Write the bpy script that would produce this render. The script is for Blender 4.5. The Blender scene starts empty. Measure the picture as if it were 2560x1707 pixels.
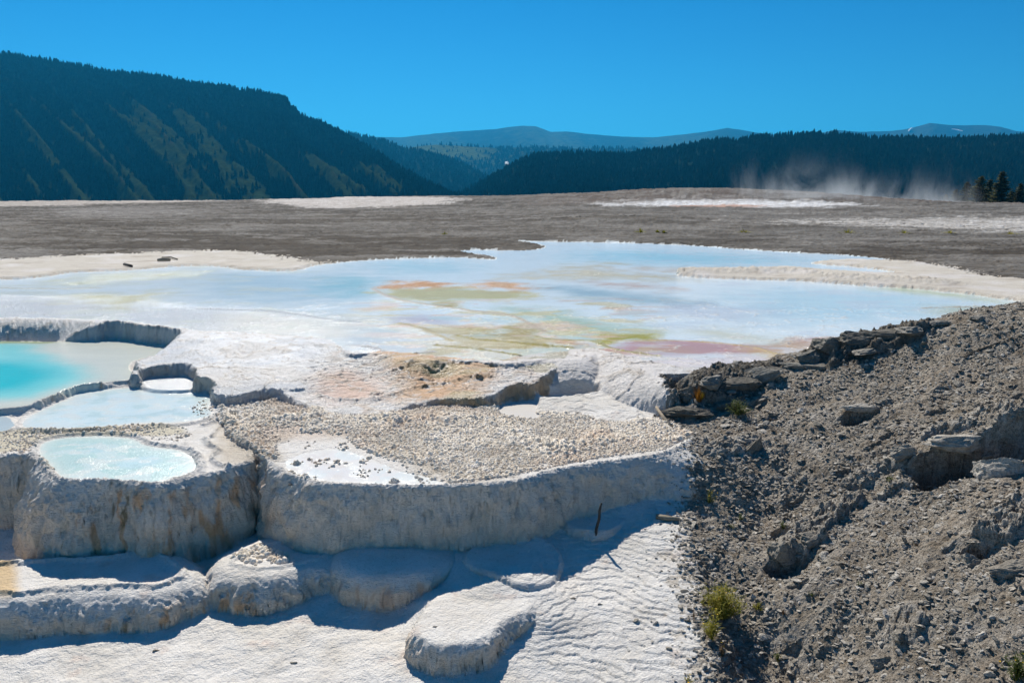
import bpy, math, random, time
import numpy as np
from mathutils import Vector, Euler, Matrix
T0 = time.time()
random.seed(7)
rng = np.random.default_rng(11)
scene = bpy.context.scene
COL = scene.collection

# ------------------------------------------------------------------ camera
CAMZ, FPX, CX, CY, HOR = 3.5, 1991.0, 1280.0, 853.5, 470.0
PITCH = math.atan((CY - HOR) / FPX)
cd = bpy.data.cameras.new("camera")
cd.sensor_width = 36.0
cd.lens = 36.0 * FPX / 2560.0
cd.clip_start = 0.1
cd.clip_end = 40000
cam = bpy.data.objects.new("camera", cd)
cam.location = (0, 0, CAMZ)
cam.rotation_euler = (math.radians(90) - PITCH, 0, 0)
COL.objects.link(cam)
scene.camera = cam

# ------------------------------------------------------------------ light
SUN_EL, SUN_AZ = 42.5, -17.0          # azimuth measured from +Y (view direction) towards +X
world = bpy.data.worlds.new("World")
scene.world = world
world.use_nodes = True
wn = world.node_tree.nodes
wl = world.node_tree.links
wn.clear()
sky = wn.new("ShaderNodeTexSky")
sky.sky_type = 'NISHITA'
sky.sun_disc = False
sky.sun_elevation = math.radians(SUN_EL)
sky.sun_rotation = math.radians(SUN_AZ)
sky.altitude = 2000
sky.air_density = 1.0
sky.dust_density = 0.4
sky.ozone_density = 3.0
hs = wn.new("ShaderNodeHueSaturation")
hs.inputs['Saturation'].default_value = 1.0
tint = wn.new("ShaderNodeMix"); tint.data_type = 'RGBA'; tint.blend_type = 'MULTIPLY'
tint.inputs[0].default_value = 1.0
tcw = wn.new("ShaderNodeTexCoord"); spw = wn.new("ShaderNodeSeparateXYZ"); rmw = wn.new("ShaderNodeValToRGB")
wl.new(tcw.outputs['Generated'], spw.inputs[0]); wl.new(spw.outputs[2], rmw.inputs[0])
rmw.color_ramp.elements[0].position = 0.02; rmw.color_ramp.elements[0].color = (0.19, 0.75, 0.98, 1)
rmw.color_ramp.elements[1].position = 0.30; rmw.color_ramp.elements[1].color = (0.035, 0.60, 0.98, 1)
wl.new(rmw.outputs[0], tint.inputs[7])
bg = wn.new("ShaderNodeBackground")
bg.inputs['Strength'].default_value = 0.072
wo = wn.new("ShaderNodeOutputWorld")
wl.new(sky.outputs[0], hs.inputs['Color'])
wl.new(hs.outputs[0], tint.inputs[6])
wl.new(tint.outputs[2], bg.inputs['Color'])
wl.new(bg.outputs[0], wo.inputs['Surface'])
ld = bpy.data.lights.new("sun", 'SUN')
ld.energy = 5.0
ld.angle = math.radians(0.5)
ld.color = (1.0, 0.945, 0.86)
sun = bpy.data.objects.new("sun", ld)
COL.objects.link(sun)
_e, _a = math.radians(SUN_EL), math.radians(SUN_AZ)
SUND = Vector((math.sin(_a) * math.cos(_e), math.cos(_a) * math.cos(_e), math.sin(_e)))
sun.rotation_euler = SUND.to_track_quat('Z', 'Y').to_euler()
sun.location = (-30, 60, 90)
vs = scene.view_settings
vs.view_transform = 'Standard'
vs.look = 'None'
vs.exposure = 0.24
vs.gamma = 1.0
vs.use_curve_mapping = False
scene.render.engine = 'CYCLES'
scene.cycles.use_denoising = True
scene.cycles.max_bounces = 6
scene.cycles.diffuse_bounces = 4
scene.cycles.glossy_bounces = 2
scene.cycles.volume_bounces = 0
scene.cycles.volume_step_rate = 1.0
scene.cycles.sample_clamp_direct = 0
scene.cycles.sample_clamp_indirect = 6

# ------------------------------------------------------------------ helpers
cp_, sp_ = math.cos(PITCH), math.sin(PITCH)
def ray(px, py):
    a = (np.asarray(px, float) - CX) / FPX
    b = (CY - np.asarray(py, float)) / FPX
    return a, cp_ + b * sp_, -sp_ + b * cp_      # x, y, z direction
def at_z(px, py, z):
    dx, dy, dz = ray(px, py)
    t = (z - CAMZ) / dz
    return dx * t, dy * t
def at_d(px, py, D):
    dx, dy, dz = ray(px, py)
    t = D / dy
    return dx * t, dy * t, CAMZ + dz * t
def wpoly(pts, z):
    a = np.array(pts, float)
    x, y = at_z(a[:, 0], a[:, 1], z)
    return np.stack([x, y], 1)

_r = np.random.default_rng(5)
PERM = _r.permutation(256).astype(np.int32)
PERM = np.concatenate([PERM, PERM, PERM])
GR = _r.normal(size=(256, 3)).astype(np.float32)
GR /= np.linalg.norm(GR, axis=1)[:, None]
def _fade(t): return t * t * t * (t * (t * 6 - 15) + 10)
def perlin2(x, y):
    x = np.asarray(x, np.float32); y = np.asarray(y, np.float32)
    xi = np.floor(x).astype(np.int32); yi = np.floor(y).astype(np.int32)
    xf = x - xi; yf = y - yi
    xi &= 255; yi &= 255
    u = _fade(xf); v = _fade(yf)
    def g(ix, iy, fx, fy):
        h = PERM[PERM[ix & 255] + (iy & 255)]
        return GR[h, 0] * 1.5 * fx + GR[h, 1] * 1.5 * fy
    a = g(xi, yi, xf, yf); b = g(xi + 1, yi, xf - 1, yf)
    c = g(xi, yi + 1, xf, yf - 1); d = g(xi + 1, yi + 1, xf - 1, yf - 1)
    return (a + u * (b - a)) + v * ((c + u * (d - c)) - (a + u * (b - a)))
def perlin3(x, y, z):
    x = np.asarray(x, np.float32); y = np.asarray(y, np.float32); z = np.asarray(z, np.float32)
    xi = np.floor(x).astype(np.int32); yi = np.floor(y).astype(np.int32); zi = np.floor(z).astype(np.int32)
    xf = x - xi; yf = y - yi; zf = z - zi
    xi &= 255; yi &= 255; zi &= 255
    u = _fade(xf); v = _fade(yf); w = _fade(zf)
    def g(ix, iy, iz, fx, fy, fz):
        h = PERM[PERM[PERM[ix & 255] + (iy & 255)] + (iz & 255)]
        return (GR[h, 0] * fx + GR[h, 1] * fy + GR[h, 2] * fz) * 1.4
    def pl(iz, fz):
        a = g(xi, yi, iz, xf, yf, fz); b = g(xi + 1, yi, iz, xf - 1, yf, fz)
        c = g(xi, yi + 1, iz, xf, yf - 1, fz); d = g(xi + 1, yi + 1, iz, xf - 1, yf - 1, fz)
        e = a + u * (b - a)
        return e + v * ((c + u * (d - c)) - e)
    p = pl(zi, zf); q = pl(zi + 1, zf - 1)
    return p + w * (q - p)
def fbm2(x, y, s, o=4, g=0.5, seed=0.0):
    r = 0.0; a = 1.0; t = 0.0
    for i in range(o):
        r = r + a * perlin2(x * s + seed * 7.13 + i * 3.7, y * s + seed * 3.1 + i * 5.3)
        t += a; a *= g; s *= 2.03
    return r / t * 1.6
def fbm3(x, y, z, s, o=3, g=0.5, seed=0.0):
    r = 0.0; a = 1.0; t = 0.0
    for i in range(o):
        r = r + a * perlin3(x * s + seed * 7.13, y * s + i * 5.3, z * s + seed * 3.3)
        t += a; a *= g; s *= 2.03
    return r / t * 1.6
def sst(a, b, x):
    t = np.clip((x - a) / (b - a), 0, 1)
    return t * t * (3 - 2 * t)
def lerp(a, b, t): return a + (b - a) * t

def smooth_poly(P, closed=True, n=3):
    P = np.asarray(P, float)
    for _ in range(n):
        if closed:
            Q = np.roll(P, -1, 0)
            P = np.stack([0.75 * P + 0.25 * Q, 0.25 * P + 0.75 * Q], 1).reshape(-1, P.shape[1])
        else:
            A, B = P[:-1], P[1:]
            M = np.stack([0.75 * A + 0.25 * B, 0.25 * A + 0.75 * B], 1).reshape(-1, P.shape[1])
            P = np.concatenate([P[:1], M, P[-1:]])
    return P
def sdf(P, X, Y, vals=None, pad=2.0, closed=True, far=9.0):
    """signed distance (negative inside); computed only near the polygon"""
    P = np.asarray(P, float)
    sd = np.full(X.shape, far, np.float32)
    vo = None if vals is None else np.zeros(X.shape + (vals.shape[1],), np.float32)
    m = (X > P[:, 0].min() - pad) & (X < P[:, 0].max() + pad) & (Y > P[:, 1].min() - pad) & (Y < P[:, 1].max() + pad)
    x = X[m].astype(np.float32); y = Y[m].astype(np.float32)
    best = np.full(x.shape, 1e9, np.float32)
    ins = np.zeros(x.shape, bool)
    bi = np.zeros(x.shape, np.int32); bt = np.zeros(x.shape, np.float32)
    n = len(P)
    for i in range(n if closed else n - 1):
        ax, ay = P[i, :2]; bx, by = P[(i + 1) % n, :2]
        ex, ey = bx - ax, by - ay
        L = ex * ex + ey * ey + 1e-12
        t = np.clip(((x - ax) * ex + (y - ay) * ey) / L, 0, 1)
        d = (x - ax - t * ex) ** 2 + (y - ay - t * ey) ** 2
        k = d < best
        best[k] = d[k]; bi[k] = i; bt[k] = t[k]
        if closed:
            c = ((ay > y) != (by > y))
            if abs(ey) > 1e-12:
                ins ^= c & (x < (y - ay) / ey * ex + ax)
    d = np.sqrt(best)
    if closed: d = np.where(ins, -d, d)
    sd[m] = d
    if vals is not None:
        v = np.asarray(vals, np.float32)
        j = (bi + 1) % n
        vo[m] = v[bi] * (1 - bt[:, None]) + v[j] * bt[:, None]
        return sd, vo, m
    return sd
def tps(pts, X, Y, lam=1e-3):
    """thin plate surface through (x, y, z)"""
    p = np.array(pts, float)
    n = len(p)
    def U(r2): return 0.5 * r2 * np.log(r2 + 1e-9)
    K = U((p[:, None, 0] - p[None, :, 0]) ** 2 + (p[:, None, 1] - p[None, :, 1]) ** 2) + lam * np.eye(n)
    A = np.zeros((n + 3, n + 3)); A[:n, :n] = K
    A[:n, n] = 1; A[:n, n + 1] = p[:, 0]; A[:n, n + 2] = p[:, 1]
    A[n:, :n] = A[:n, n:].T
    w = np.linalg.solve(A, np.concatenate([p[:, 2], [0, 0, 0]]))
    out = (w[n] + w[n + 1] * X + w[n + 2] * Y).astype(np.float32)
    for i in range(n):
        out += (w[i] * U((X - p[i, 0]) ** 2 + (Y - p[i, 1]) ** 2)).astype(np.float32)
    return out

def tag(o, label=None, cat=None, group=None, kind=None):
    if label: o['label'] = label
    if cat: o['category'] = cat
    if group: o['group'] = group
    if kind: o['kind'] = kind
    return o
def link(o, parent=None):
    COL.objects.link(o)
    if parent is not None: o.parent = parent
    return o
def empty(name, loc=(0, 0, 0), rz=0.0):
    o = bpy.data.objects.new(name, None)
    o.location = loc; o.rotation_euler = (0, 0, rz); o.empty_display_size = 0.1
    return link(o)
def np_mesh(name, V, Q, cols=None, smooth=True, mat=None):
    """V (n,3), Q (m,4) or (m,3)"""
    me = bpy.data.meshes.new(name)
    V = np.ascontiguousarray(V, np.float32); Q = np.ascontiguousarray(Q, np.int32)
    k = Q.shape[1]
    me.vertices.add(len(V)); me.vertices.foreach_set('co', V.ravel())
    me.loops.add(Q.size); me.loops.foreach_set('vertex_index', Q.ravel())
    me.polygons.add(len(Q))
    me.polygons.foreach_set('loop_start', np.arange(0, Q.size, k, dtype=np.int32))
    me.polygons.foreach_set('loop_total', np.full(len(Q), k, np.int32))
    me.polygons.foreach_set('use_smooth', np.full(len(Q), smooth, bool))
    me.update(calc_edges=True)
    if cols is not None:
        at = me.color_attributes.new('Col', 'FLOAT_COLOR', 'POINT')
        at.data.foreach_set('color', np.ascontiguousarray(cols, np.float32).ravel())
    if mat is not None: me.materials.append(mat)
    return me
def mesh_obj(name, V, Q, cols=None, smooth=True, mat=None, parent=None):
    return link(bpy.data.objects.new(name, np_mesh(name, V, Q, cols, smooth, mat)), parent)

# ------------------------------------------------------------------ materials
def new_mat(name):
    m = bpy.data.materials.new(name); m.use_nodes = True
    nt = m.node_tree
    return m, nt, nt.nodes, nt.links, nt.nodes['Principled BSDF']
def N(nt, typ, **kw):
    n = nt.nodes.new(typ)
    for k, v in kw.items():
        if k in n.inputs: n.inputs[k].default_value = v
        else: setattr(n, k, v)
    return n
def math_node(nt, op, a, b=None, clamp=False):
    n = nt.nodes.new('ShaderNodeMath'); n.operation = op; n.use_clamp = clamp
    for i, v in enumerate((a, b)):
        if v is None: continue
        if isinstance(v, (int, float)): n.inputs[i].default_value = v
        else: nt.links.new(v, n.inputs[i])
    return n.outputs[0]
def noise(nt, vec, scale, detail=4, rough=0.55, typ='ShaderNodeTexNoise'):
    n = nt.nodes.new(typ)
    n.inputs['Scale'].default_value = scale
    if 'Detail' in n.inputs: n.inputs['Detail'].default_value = detail
    if 'Roughness' in n.inputs: n.inputs['Roughness'].default_value = rough
    nt.links.new(vec, n.inputs['Vector'])
    return n
def coords(nt, scale=None):
    g = nt.nodes.new('ShaderNodeNewGeometry')
    out = g.outputs['Position']
    if scale is not None:
        mp = nt.nodes.new('ShaderNodeMapping'); mp.inputs['Scale'].default_value = scale
        nt.links.new(out, mp.inputs['Vector']); out = mp.outputs[0]
    return out
def bump(nt, h, dist, strength=1.0, prev=None):
    b = nt.nodes.new('ShaderNodeBump')
    b.inputs['Distance'].default_value = dist
    if isinstance(strength, (int, float)): b.inputs['Strength'].default_value = strength
    else: nt.links.new(strength, b.inputs['Strength'])
    nt.links.new(h, b.inputs['Height'])
    if prev is not None: nt.links.new(prev, b.inputs['Normal'])
    return b.outputs[0]
def mult_col(nt, c, f, amt=1.0):
    n = nt.nodes.new('ShaderNodeMix'); n.data_type = 'RGBA'; n.blend_type = 'MULTIPLY'
    n.inputs[0].default_value = amt
    nt.links.new(c, n.inputs[6]); nt.links.new(f, n.inputs[7])
    return n.outputs[2]
def ramp(nt, fac, stops):
    r = nt.nodes.new('ShaderNodeValToRGB')
    e = r.color_ramp.elements
    while len(e) < len(stops): e.new(0.5)
    for i, (p, c) in enumerate(stops):
        e[i].position = p; e[i].color = (c[0], c[1], c[2], 1)
    nt.links.new(fac, r.inputs[0])
    return r.outputs[0]

def tint_by_place(m, sc_, stops, amt=1.0):
    nt = m.node_tree; b = nt.nodes['Principled BSDF']
    src = b.inputs['Base Color'].links[0].from_socket
    n = noise(nt, coords(nt), sc_, 3, 0.6)
    nt.links.new(mult_col(nt, src, ramp(nt, n.outputs[0], stops), amt), b.inputs['Base Color'])
def mat_travertine():
    """crusty white spring stone; colour from attribute, alpha of it = wetness"""
    m, nt, nn, ll, b = new_mat('travertine')
    at = N(nt, 'ShaderNodeAttribute', attribute_name='Col')
    P = coords(nt); PW = coords(nt, (1, 1, 3.6))
    n1 = noise(nt, P, 2.2, 5, 0.6); n2 = noise(nt, P, 28, 5, 0.65)
    c = mult_col(nt, at.outputs['Color'], ramp(nt, n1.outputs[0], [(0.3, (0.93, 0.91, 0.88)), (0.6, (1.05, 1.05, 1.05))]))
    c = mult_col(nt, c, ramp(nt, n2.outputs[0], [(0.28, (0.80, 0.77, 0.72)), (0.48, (1, 1, 1))]), 0.7)
    n5 = noise(nt, P, 17, 3, 0.7); n6 = noise(nt, P, 75, 2, 0.6)
    pit = math_node(nt, 'ADD', n5.outputs[0], math_node(nt, 'MULTIPLY', n6.outputs[0], 0.6))
    c = mult_col(nt, c, ramp(nt, pit, [(0.50, (0.52, 0.46, 0.38)), (0.60, (1, 1, 1))]), 0.8)
    ll.new(c, b.inputs['Base Color'])
    wet = at.outputs['Alpha']
    r = math_node(nt, 'MULTIPLY_ADD', wet, -0.72); r.node.inputs[2].default_value = 0.9
    ll.new(r, b.inputs['Roughness'])
    sl_ = math_node(nt, 'MULTIPLY_ADD', wet, 0.4); sl_.node.inputs[2].default_value = 0.15
    ll.new(sl_, b.inputs['Specular IOR Level'])
    v = noise(nt, PW, 36, 3, 0.6); w = noise(nt, P, 120, 3, 0.6)
    w2 = noise(nt, PW, 11, 4, 0.55)
    h = math_node(nt, 'ADD', v.outputs[0], math_node(nt, 'MULTIPLY', w.outputs[0], 0.4))
    nrm = bump(nt, w2.outputs[0], 0.034, 0.8)
    nrm = bump(nt, h, 0.022, 0.95, nrm)
    sp = noise(nt, P, 48, 2, 0.6)
    nrm = bump(nt, sp.outputs[0], 0.045, wet, nrm)
    ll.new(nrm, b.inputs['Normal'])
    return m
def mat_water():
    m, nt, nn, ll, b = new_mat('milky_spring_water')
    at = N(nt, 'ShaderNodeAttribute', attribute_name='Col')
    P = coords(nt)
    n1 = noise(nt, coords(nt, (0.35, 1, 1)), 1.6, 4, 0.55)
    c = mult_col(nt, at.outputs['Color'], ramp(nt, n1.outputs[0], [(0.3, (0.93, 0.94, 0.95)), (0.65, (1.03, 1.02, 1.0))]))
    ll.new(c, b.inputs['Base Color'])
    b.inputs['Roughness'].default_value = 0.14
    b.inputs['IOR'].default_value = 1.30
    b.inputs['Specular IOR Level'].default_value = 0.28
    # ripple strength follows the mats and shallows stored in the alpha
    w1 = noise(nt, coords(nt, (0.8, 1.3, 1)), 9.0, 3, 0.6)
    w2 = noise(nt, P, 34.0, 3, 0.65)
    n_a = bump(nt, w1.outputs[0], 0.02, 0.35)
    st = math_node(nt, 'MULTIPLY_ADD', at.outputs['Alpha'], 0.95); st.node.inputs[2].default_value = 0.04
    n_b = bump(nt, w2.outputs[0], 0.045, st, n_a)
    ll.new(n_b, b.inputs['Normal'])
    return m
def mat_rubble(name='crushed_grey_travertine', vec=None):
    m, nt, nn, ll, b = new_mat(name)
    at = N(nt, 'ShaderNodeAttribute', attribute_name='Col')
    P = coords(nt, vec)
    v = noise(nt, P, 26, 1, 0.5, 'ShaderNodeTexVoronoi')
    n2 = noise(nt, P, 60, 5, 0.7); n3 = noise(nt, P, 5, 5, 0.6)
    c = mult_col(nt, at.outputs['Color'], ramp(nt, v.outputs['Color'], [(0.2, (0.62, 0.60, 0.58)), (0.8, (1.3, 1.3, 1.3))]), 0.9)
    c = mult_col(nt, c, ramp(nt, n3.outputs[0], [(0.3, (0.68, 0.62, 0.55)), (0.65, (1.2, 1.2, 1.2))]))
    c = mult_col(nt, c, ramp(nt, n2.outputs[0], [(0.3, (0.6, 0.57, 0.53)), (0.6, (1.1, 1.1, 1.1))]), 0.9)
    b.inputs['Specular IOR Level'].default_value = 0.12
    ll.new(c, b.inputs['Base Color']); b.inputs['Roughness'].default_value = 0.93
    nrm = bump(nt, n3.outputs[0], 0.08, 0.5)
    nrm = bump(nt, v.outputs['Distance'], 0.03, 0.8, nrm)
    nrm = bump(nt, n2.outputs[0], 0.03, 0.9, nrm)
    ll.new(nrm, b.inputs['Normal'])
    return m
def mat_stone(name='grey_stone', base=(0.30, 0.285, 0.26), strata=True, rnd=(0.70, 1.38), lo=0.62):
    m, nt, nn, ll, b = new_mat(name)
    tc = nt.nodes.new('ShaderNodeTexCoord').outputs['Object']
    oi = nt.nodes.new('ShaderNodeObjectInfo')
    n1 = noise(nt, coords(nt), 9, 5, 0.65); n2 = noise(nt, coords(nt), 45, 4, 0.7)
    c = ramp(nt, n1.outputs[0], [(0.3, tuple(x * lo for x in base)), (0.55, base), (0.75, tuple(min(0.85, x * (2 - lo)) for x in base))])
    c = mult_col(nt, c, ramp(nt, n2.outputs[0], [(0.3, (lo, lo * 0.97, lo * 0.92)), (0.6, (1.08, 1.08, 1.08))]), 0.8)
    c = mult_col(nt, c, ramp(nt, oi.outputs['Random'], [(0.0, (rnd[0], rnd[0] * 0.96, rnd[0] * 0.9)), (0.5, (1, 0.98, 0.94)), (1.0, (rnd[1], rnd[1], rnd[1] * 1.01))]))
    b.inputs['Specular IOR Level'].default_value = 0.2
    ll.new(c, b.inputs['Base Color']); b.inputs['Roughness'].default_value = 0.92
    nrm = bump(nt, n1.outputs[0], 0.05, 0.6)
    if strata:
        st = noise(nt, coords(nt, (1.0, 1.0, 9.0)), 7, 3, 0.6)
        nrm = bump(nt, st.outputs[0], 0.04, 0.8, nrm)
    nrm = bump(nt, n2.outputs[0], 0.02, 0.9, nrm)
    ll.new(nrm, b.inputs['Normal'])
    return m
def mat_col(name, rough=0.95, scale=0.4, det=5, lo=0.7, hi=1.2, bd=0.0, bs=1.0, vec=None):
    m, nt, nn, ll, b = new_mat(name)
    at = N(nt, 'ShaderNodeAttribute', attribute_name='Col')
    n1 = noise(nt, coords(nt, vec), scale, det, 0.65)
    c = mult_col(nt, at.outputs['Color'], ramp(nt, n1.outputs[0], [(0.3, (lo, lo, lo)), (0.7, (hi, hi, hi))]))
    ll.new(c, b.inputs['Base Color']); b.inputs['Roughness'].default_value = rough
    b.inputs['Specular IOR Level'].default_value = 0.0
    if bd: ll.new(bump(nt, n1.outputs[0], bd, bs), b.inputs['Normal'])
    return m
def mat_flat(name, c, rough=0.8, var=0.3, sc=20.0, spec=0.3, trans=0.0):
    m, nt, nn, ll, b = new_mat(name)
    n1 = noise(nt, coords(nt), sc, 3, 0.6)
    oi = nt.nodes.new('ShaderNodeObjectInfo')
    cc = ramp(nt, n1.outputs[0], [(0.3, tuple(x * (1 - var) for x in c)), (0.7, tuple(x * (1 + var) for x in c))])
    cc = mult_col(nt, cc, ramp(nt, oi.outputs['Random'], [(0, (0.75, 0.8, 0.75)), (1, (1.2, 1.15, 1.1))]))
    ll.new(cc, b.inputs['Base Color']); b.inputs['Roughness'].default_value = rough
    b.inputs['Specular IOR Level'].default_value = spec
    if trans:
        t = nn.new('ShaderNodeBsdfTranslucent'); ll.new(cc, t.inputs['Color'])
        mx = nn.new('ShaderNodeMixShader'); mx.inputs[0].default_value = trans
        ll.new(b.outputs[0], mx.inputs[1]); ll.new(t.outputs[0], mx.inputs[2])
        ll.new(mx.outputs[0], nn['Material Output'].inputs['Surface'])
    return m
M_TRAV, M_WATER, M_RUB = mat_travertine(), mat_water(), mat_rubble()
M_PLAT = mat_rubble('weathered_plateau_crust', (0.10, 0.16, 0.16))
M_STONE = mat_stone('grey_stone', (0.44, 0.405, 0.35))
M_DARK = mat_stone('dark_layered_rock', (0.24, 0.225, 0.195))
M_NOD = mat_stone('coral_like_crust', (0.90, 0.85, 0.77), False, (0.95, 1.1), 0.9)
tint_by_place(M_NOD, 0.9, [(0.35, (1.05, 1.03, 1.0)), (0.5, (1.0, 0.97, 0.92)), (0.68, (0.98, 0.88, 0.79))])

# ------------------------------------------------------------------ terrain grid (one continuous ground, cut into its regions)
rows = [5.8]
def go(y1, step):
    while rows[-1] < y1: rows.append(rows[-1] + step(rows[-1]))
go(8.2, lambda y: 0.02)
go(12.4, lambda y: 0.0118)
go(16.8, lambda y: 0.0225)
go(30, lambda y: y * y * 0.00018)
go(82, lambda y: y * y * 0.00018)
go(285, lambda y: y * y * 0.00018 if y < 150 else y * y * 0.00012)
YR = np.array(rows, np.float32)
sc = np.concatenate([np.linspace(-1.2, -0.69, 22)[:-1], np.linspace(-0.69, 0.69, 900), np.linspace(0.69, 1.2, 22)[1:]]).astype(np.float32)
NR, NC = len(YR), len(sc)
Yg, Sg = np.meshgrid(YR, sc, indexing='ij')
Xg = Sg * Yg
n1 = fbm2(Xg, Yg, 0.9, 3, seed=1)
n2 = fbm2(Xg, Yg, 4.0, 3, seed=2)
n3 = fbm2(Xg, Yg, 14.0, 3, seed=3)
n4 = fbm2(Xg, Yg, 40.0, 2, seed=4)
near = Yg < 30

def pz(L):    # (px, py, z) -> world
    out = []
    for a, b, z in L:
        x, y = at_z(a, b, z); out.append((float(x), float(y), z))
    return out
def pd(L):    # (px, py, depth) -> world
    return [tuple(float(v) for v in at_d(a, b, D)) for a, b, D in L]
def prof(t, p):
    """wall profile: 1 on top, 0 at the base"""
    t = np.clip(t, 0, 1)
    return (1 - t ** p) ** (1 / np.maximum(1.0, p * 0.8))

# lower ground
Z = np.full(Xg.shape, -3.0, np.float32)
gsel = Yg < 19
gx, gy = Xg[gsel], Yg[gsel]
gpts = pz([(-300, 1700, -1.99), (0, 1690, -1.97), (200, 1640, -1.94), (500, 1620, -1.90), (560, 1540, -1.88), (700, 1550, -1.88),
    (860, 1512, -1.80), (1030, 1530, -1.76), (900, 1640, -1.87), (1100, 1690, -1.85), (1265, 1640, -1.80), (1310, 1560, -1.68),
    (1240, 1480, -1.50), (1120, 1410, -1.46), (1100, 1460, -1.58), (1240, 1390, -1.43), (1400, 1345, -1.38), (1500, 1342, -1.36),
    (1500, 1290, -1.22), (1620, 1262, -1.13), (1700, 1230, -1.03), (1720, 1160, -0.78), (1740, 1300, -1.2), (1730, 1400, -1.38),
    (1740, 1500, -1.52), (1740, 1600, -1.68), (1780, 1700, -1.8), (1400, 1450, -1.55), (1400, 1600, -1.75), (1500, 1700, -1.86),
    (700, 1700, -1.93), (1180, 1500, -1.535), (1110, 1500, -1.55), (1320, 1500, -1.54), (1400, 1500, -1.57), (1330, 1445, -1.48), (1350, 1548, -1.62), (1430, 1545, -1.64), (1060, 1500, -1.62), (0, 1330, -1.7), (600, 1340, -1.6), (-300, 1330, -1.7), (2000, 1100, -1.0), (2200, 1600, -1.9)])
zg = tps(gpts, gx, gy, 0.004)
zg += 0.03 * n1[gsel] + 0.014 * n2[gsel]
wob = 0.03 * n1[gsel] + 0.010 * n2[gsel] + 0.0015 * n3[gsel] + 0.05 * fbm2(gx, gy, 0.45, 2, seed=15)
def terr(z, h, n, a=0.72):
    q = (z + n) / h
    f = np.floor(q)
    return (f + sst(a, 1.0, q - f)) * h - n
right_wt = sst(-0.6, 1.2, gx + 0.3 * n1[gsel])
tm_ = sst(-0.35, 0.25, fbm2(gx, gy, 1.3, 3, seed=16))
zs = lerp(zg, lerp(terr(zg, 0.030, wob, 0.92), terr(zg, 0.014, wob * 1.3, 0.88), 0.40), 0.5 + 0.5 * tm_)
zg = lerp(zg + 0.25 * (zs - zg), zs, right_wt) + 0.003 * n3[gsel] + 0.002 * n4[gsel]
Z[gsel] = zg
ZG = Z.copy()
CLS = np.zeros(Z.shape, np.int16)           # 0 lower ground
CN = {0: 'travertine_ground'}
def feature(cid, name, P, zt, w, p, rough=1.0, zb=None, wn=0.35, edge=0.05, lip=0.0, dome=0.0):
    """P rows: px, py (traced on the plane zt)[, w, p]; the higher surface wins"""
    CN[cid] = name
    P = np.array([list(r) + [w, p][len(r) - 2:] if len(r) < 4 else list(r) for r in P], float)
    zc = float(np.mean(zt)) if not callable(zt) else zt(None)
    W = wpoly(P[:, :2], zc)
    A = smooth_poly(np.concatenate([W, P[:, 2:]], 1), n=2)
    sd, v, m = sdf(A, Xg, Yg, A[:, 2:], pad=1.8)
    sdn = sd + (edge * n2 * 0.8 + edge * 0.4 * n3 + edge * 0.12 * n4) * rough
    ww = np.maximum(0.03, v[..., 0] * (1 + wn * n1 + wn * 0.7 * n2))
    t = sdn / ww
    g = np.zeros_like(Z); g[m] = prof(t[m], v[..., 1][m])
    g[~m] = 0
    top = zt(1) if callable(zt) else np.float32(zt)
    if dome: top = top - dome * np.clip(sdn + 0.8, 0, 1)
    base = (ZG - 0.03) if zb is None else zb
    h = base + (top + (lip * np.exp(-((sdn + 0.05) / 0.045) ** 2) if lip else 0) - base) * g
    k = m & (h > Z) & (g > 0)
    Z[k] = h[k]; CLS[k] = cid
    return sdn

# ridge of the shaded basin, mid ledge, drum, front mound, low lobe
feature(1, 'basin_ridge', [(-500, 1500), (-200, 1493), (0, 1486), (69, 1488), (153, 1476), (299, 1468), (364, 1474), (402, 1471),
    (440, 1452), (462, 1450), (472, 1436), (455, 1412), (430, 1395), (380, 1380), (200, 1400), (-500, 1420)], -1.50, 0.33, 2.0, lip=0.05, edge=0.06)
feature(2, 'travertine_ledge', [(566, 1404), (590, 1420), (640, 1428), (700, 1424), (740, 1412), (790, 1404), (820, 1392), (826, 1375),
    (780, 1350), (690, 1350), (600, 1380)], -1.455, 0.36, 2.6, lip=0.03, edge=0.05)
feature(3, 'drum_mound', [(905, 1378), (892, 1364), (915, 1352), (985, 1346), (1045, 1350), (1058, 1364), (1045, 1378), (1000, 1387), (940, 1387)],
    -1.27, 0.46, 3.0, wn=0.10, edge=0.03, dome=0.10)
feature(4, 'front_mound', [(1054, 1588), (1044, 1562), (1072, 1525), (1108, 1490), (1200, 1462), (1290, 1470), (1318, 1500), (1308, 1520), (1285, 1530), (1264, 1538), (1238, 1560),
    (1222, 1586), (1165, 1601), (1100, 1605)], -1.53, 0.17, 2.0, wn=0.3, edge=0.06)
feature(5, 'low_lobe', [(1165, 1394), (1180, 1412), (1230, 1432), (1300, 1452), (1345, 1452), (1385, 1430), (1400, 1380), (1330, 1350), (1200, 1370)],
    lambda q: -1.42 if q is None else ZG + 0.055, 0.08, 2.0, edge=0.04)
feature(5, 'low_lobe', [(1425, 1285), (1420, 1310), (1450, 1322), (1520, 1325), (1560, 1300), (1560, 1275), (1500, 1270)], -1.25, 0.07, 2.0, edge=0.03)

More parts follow.
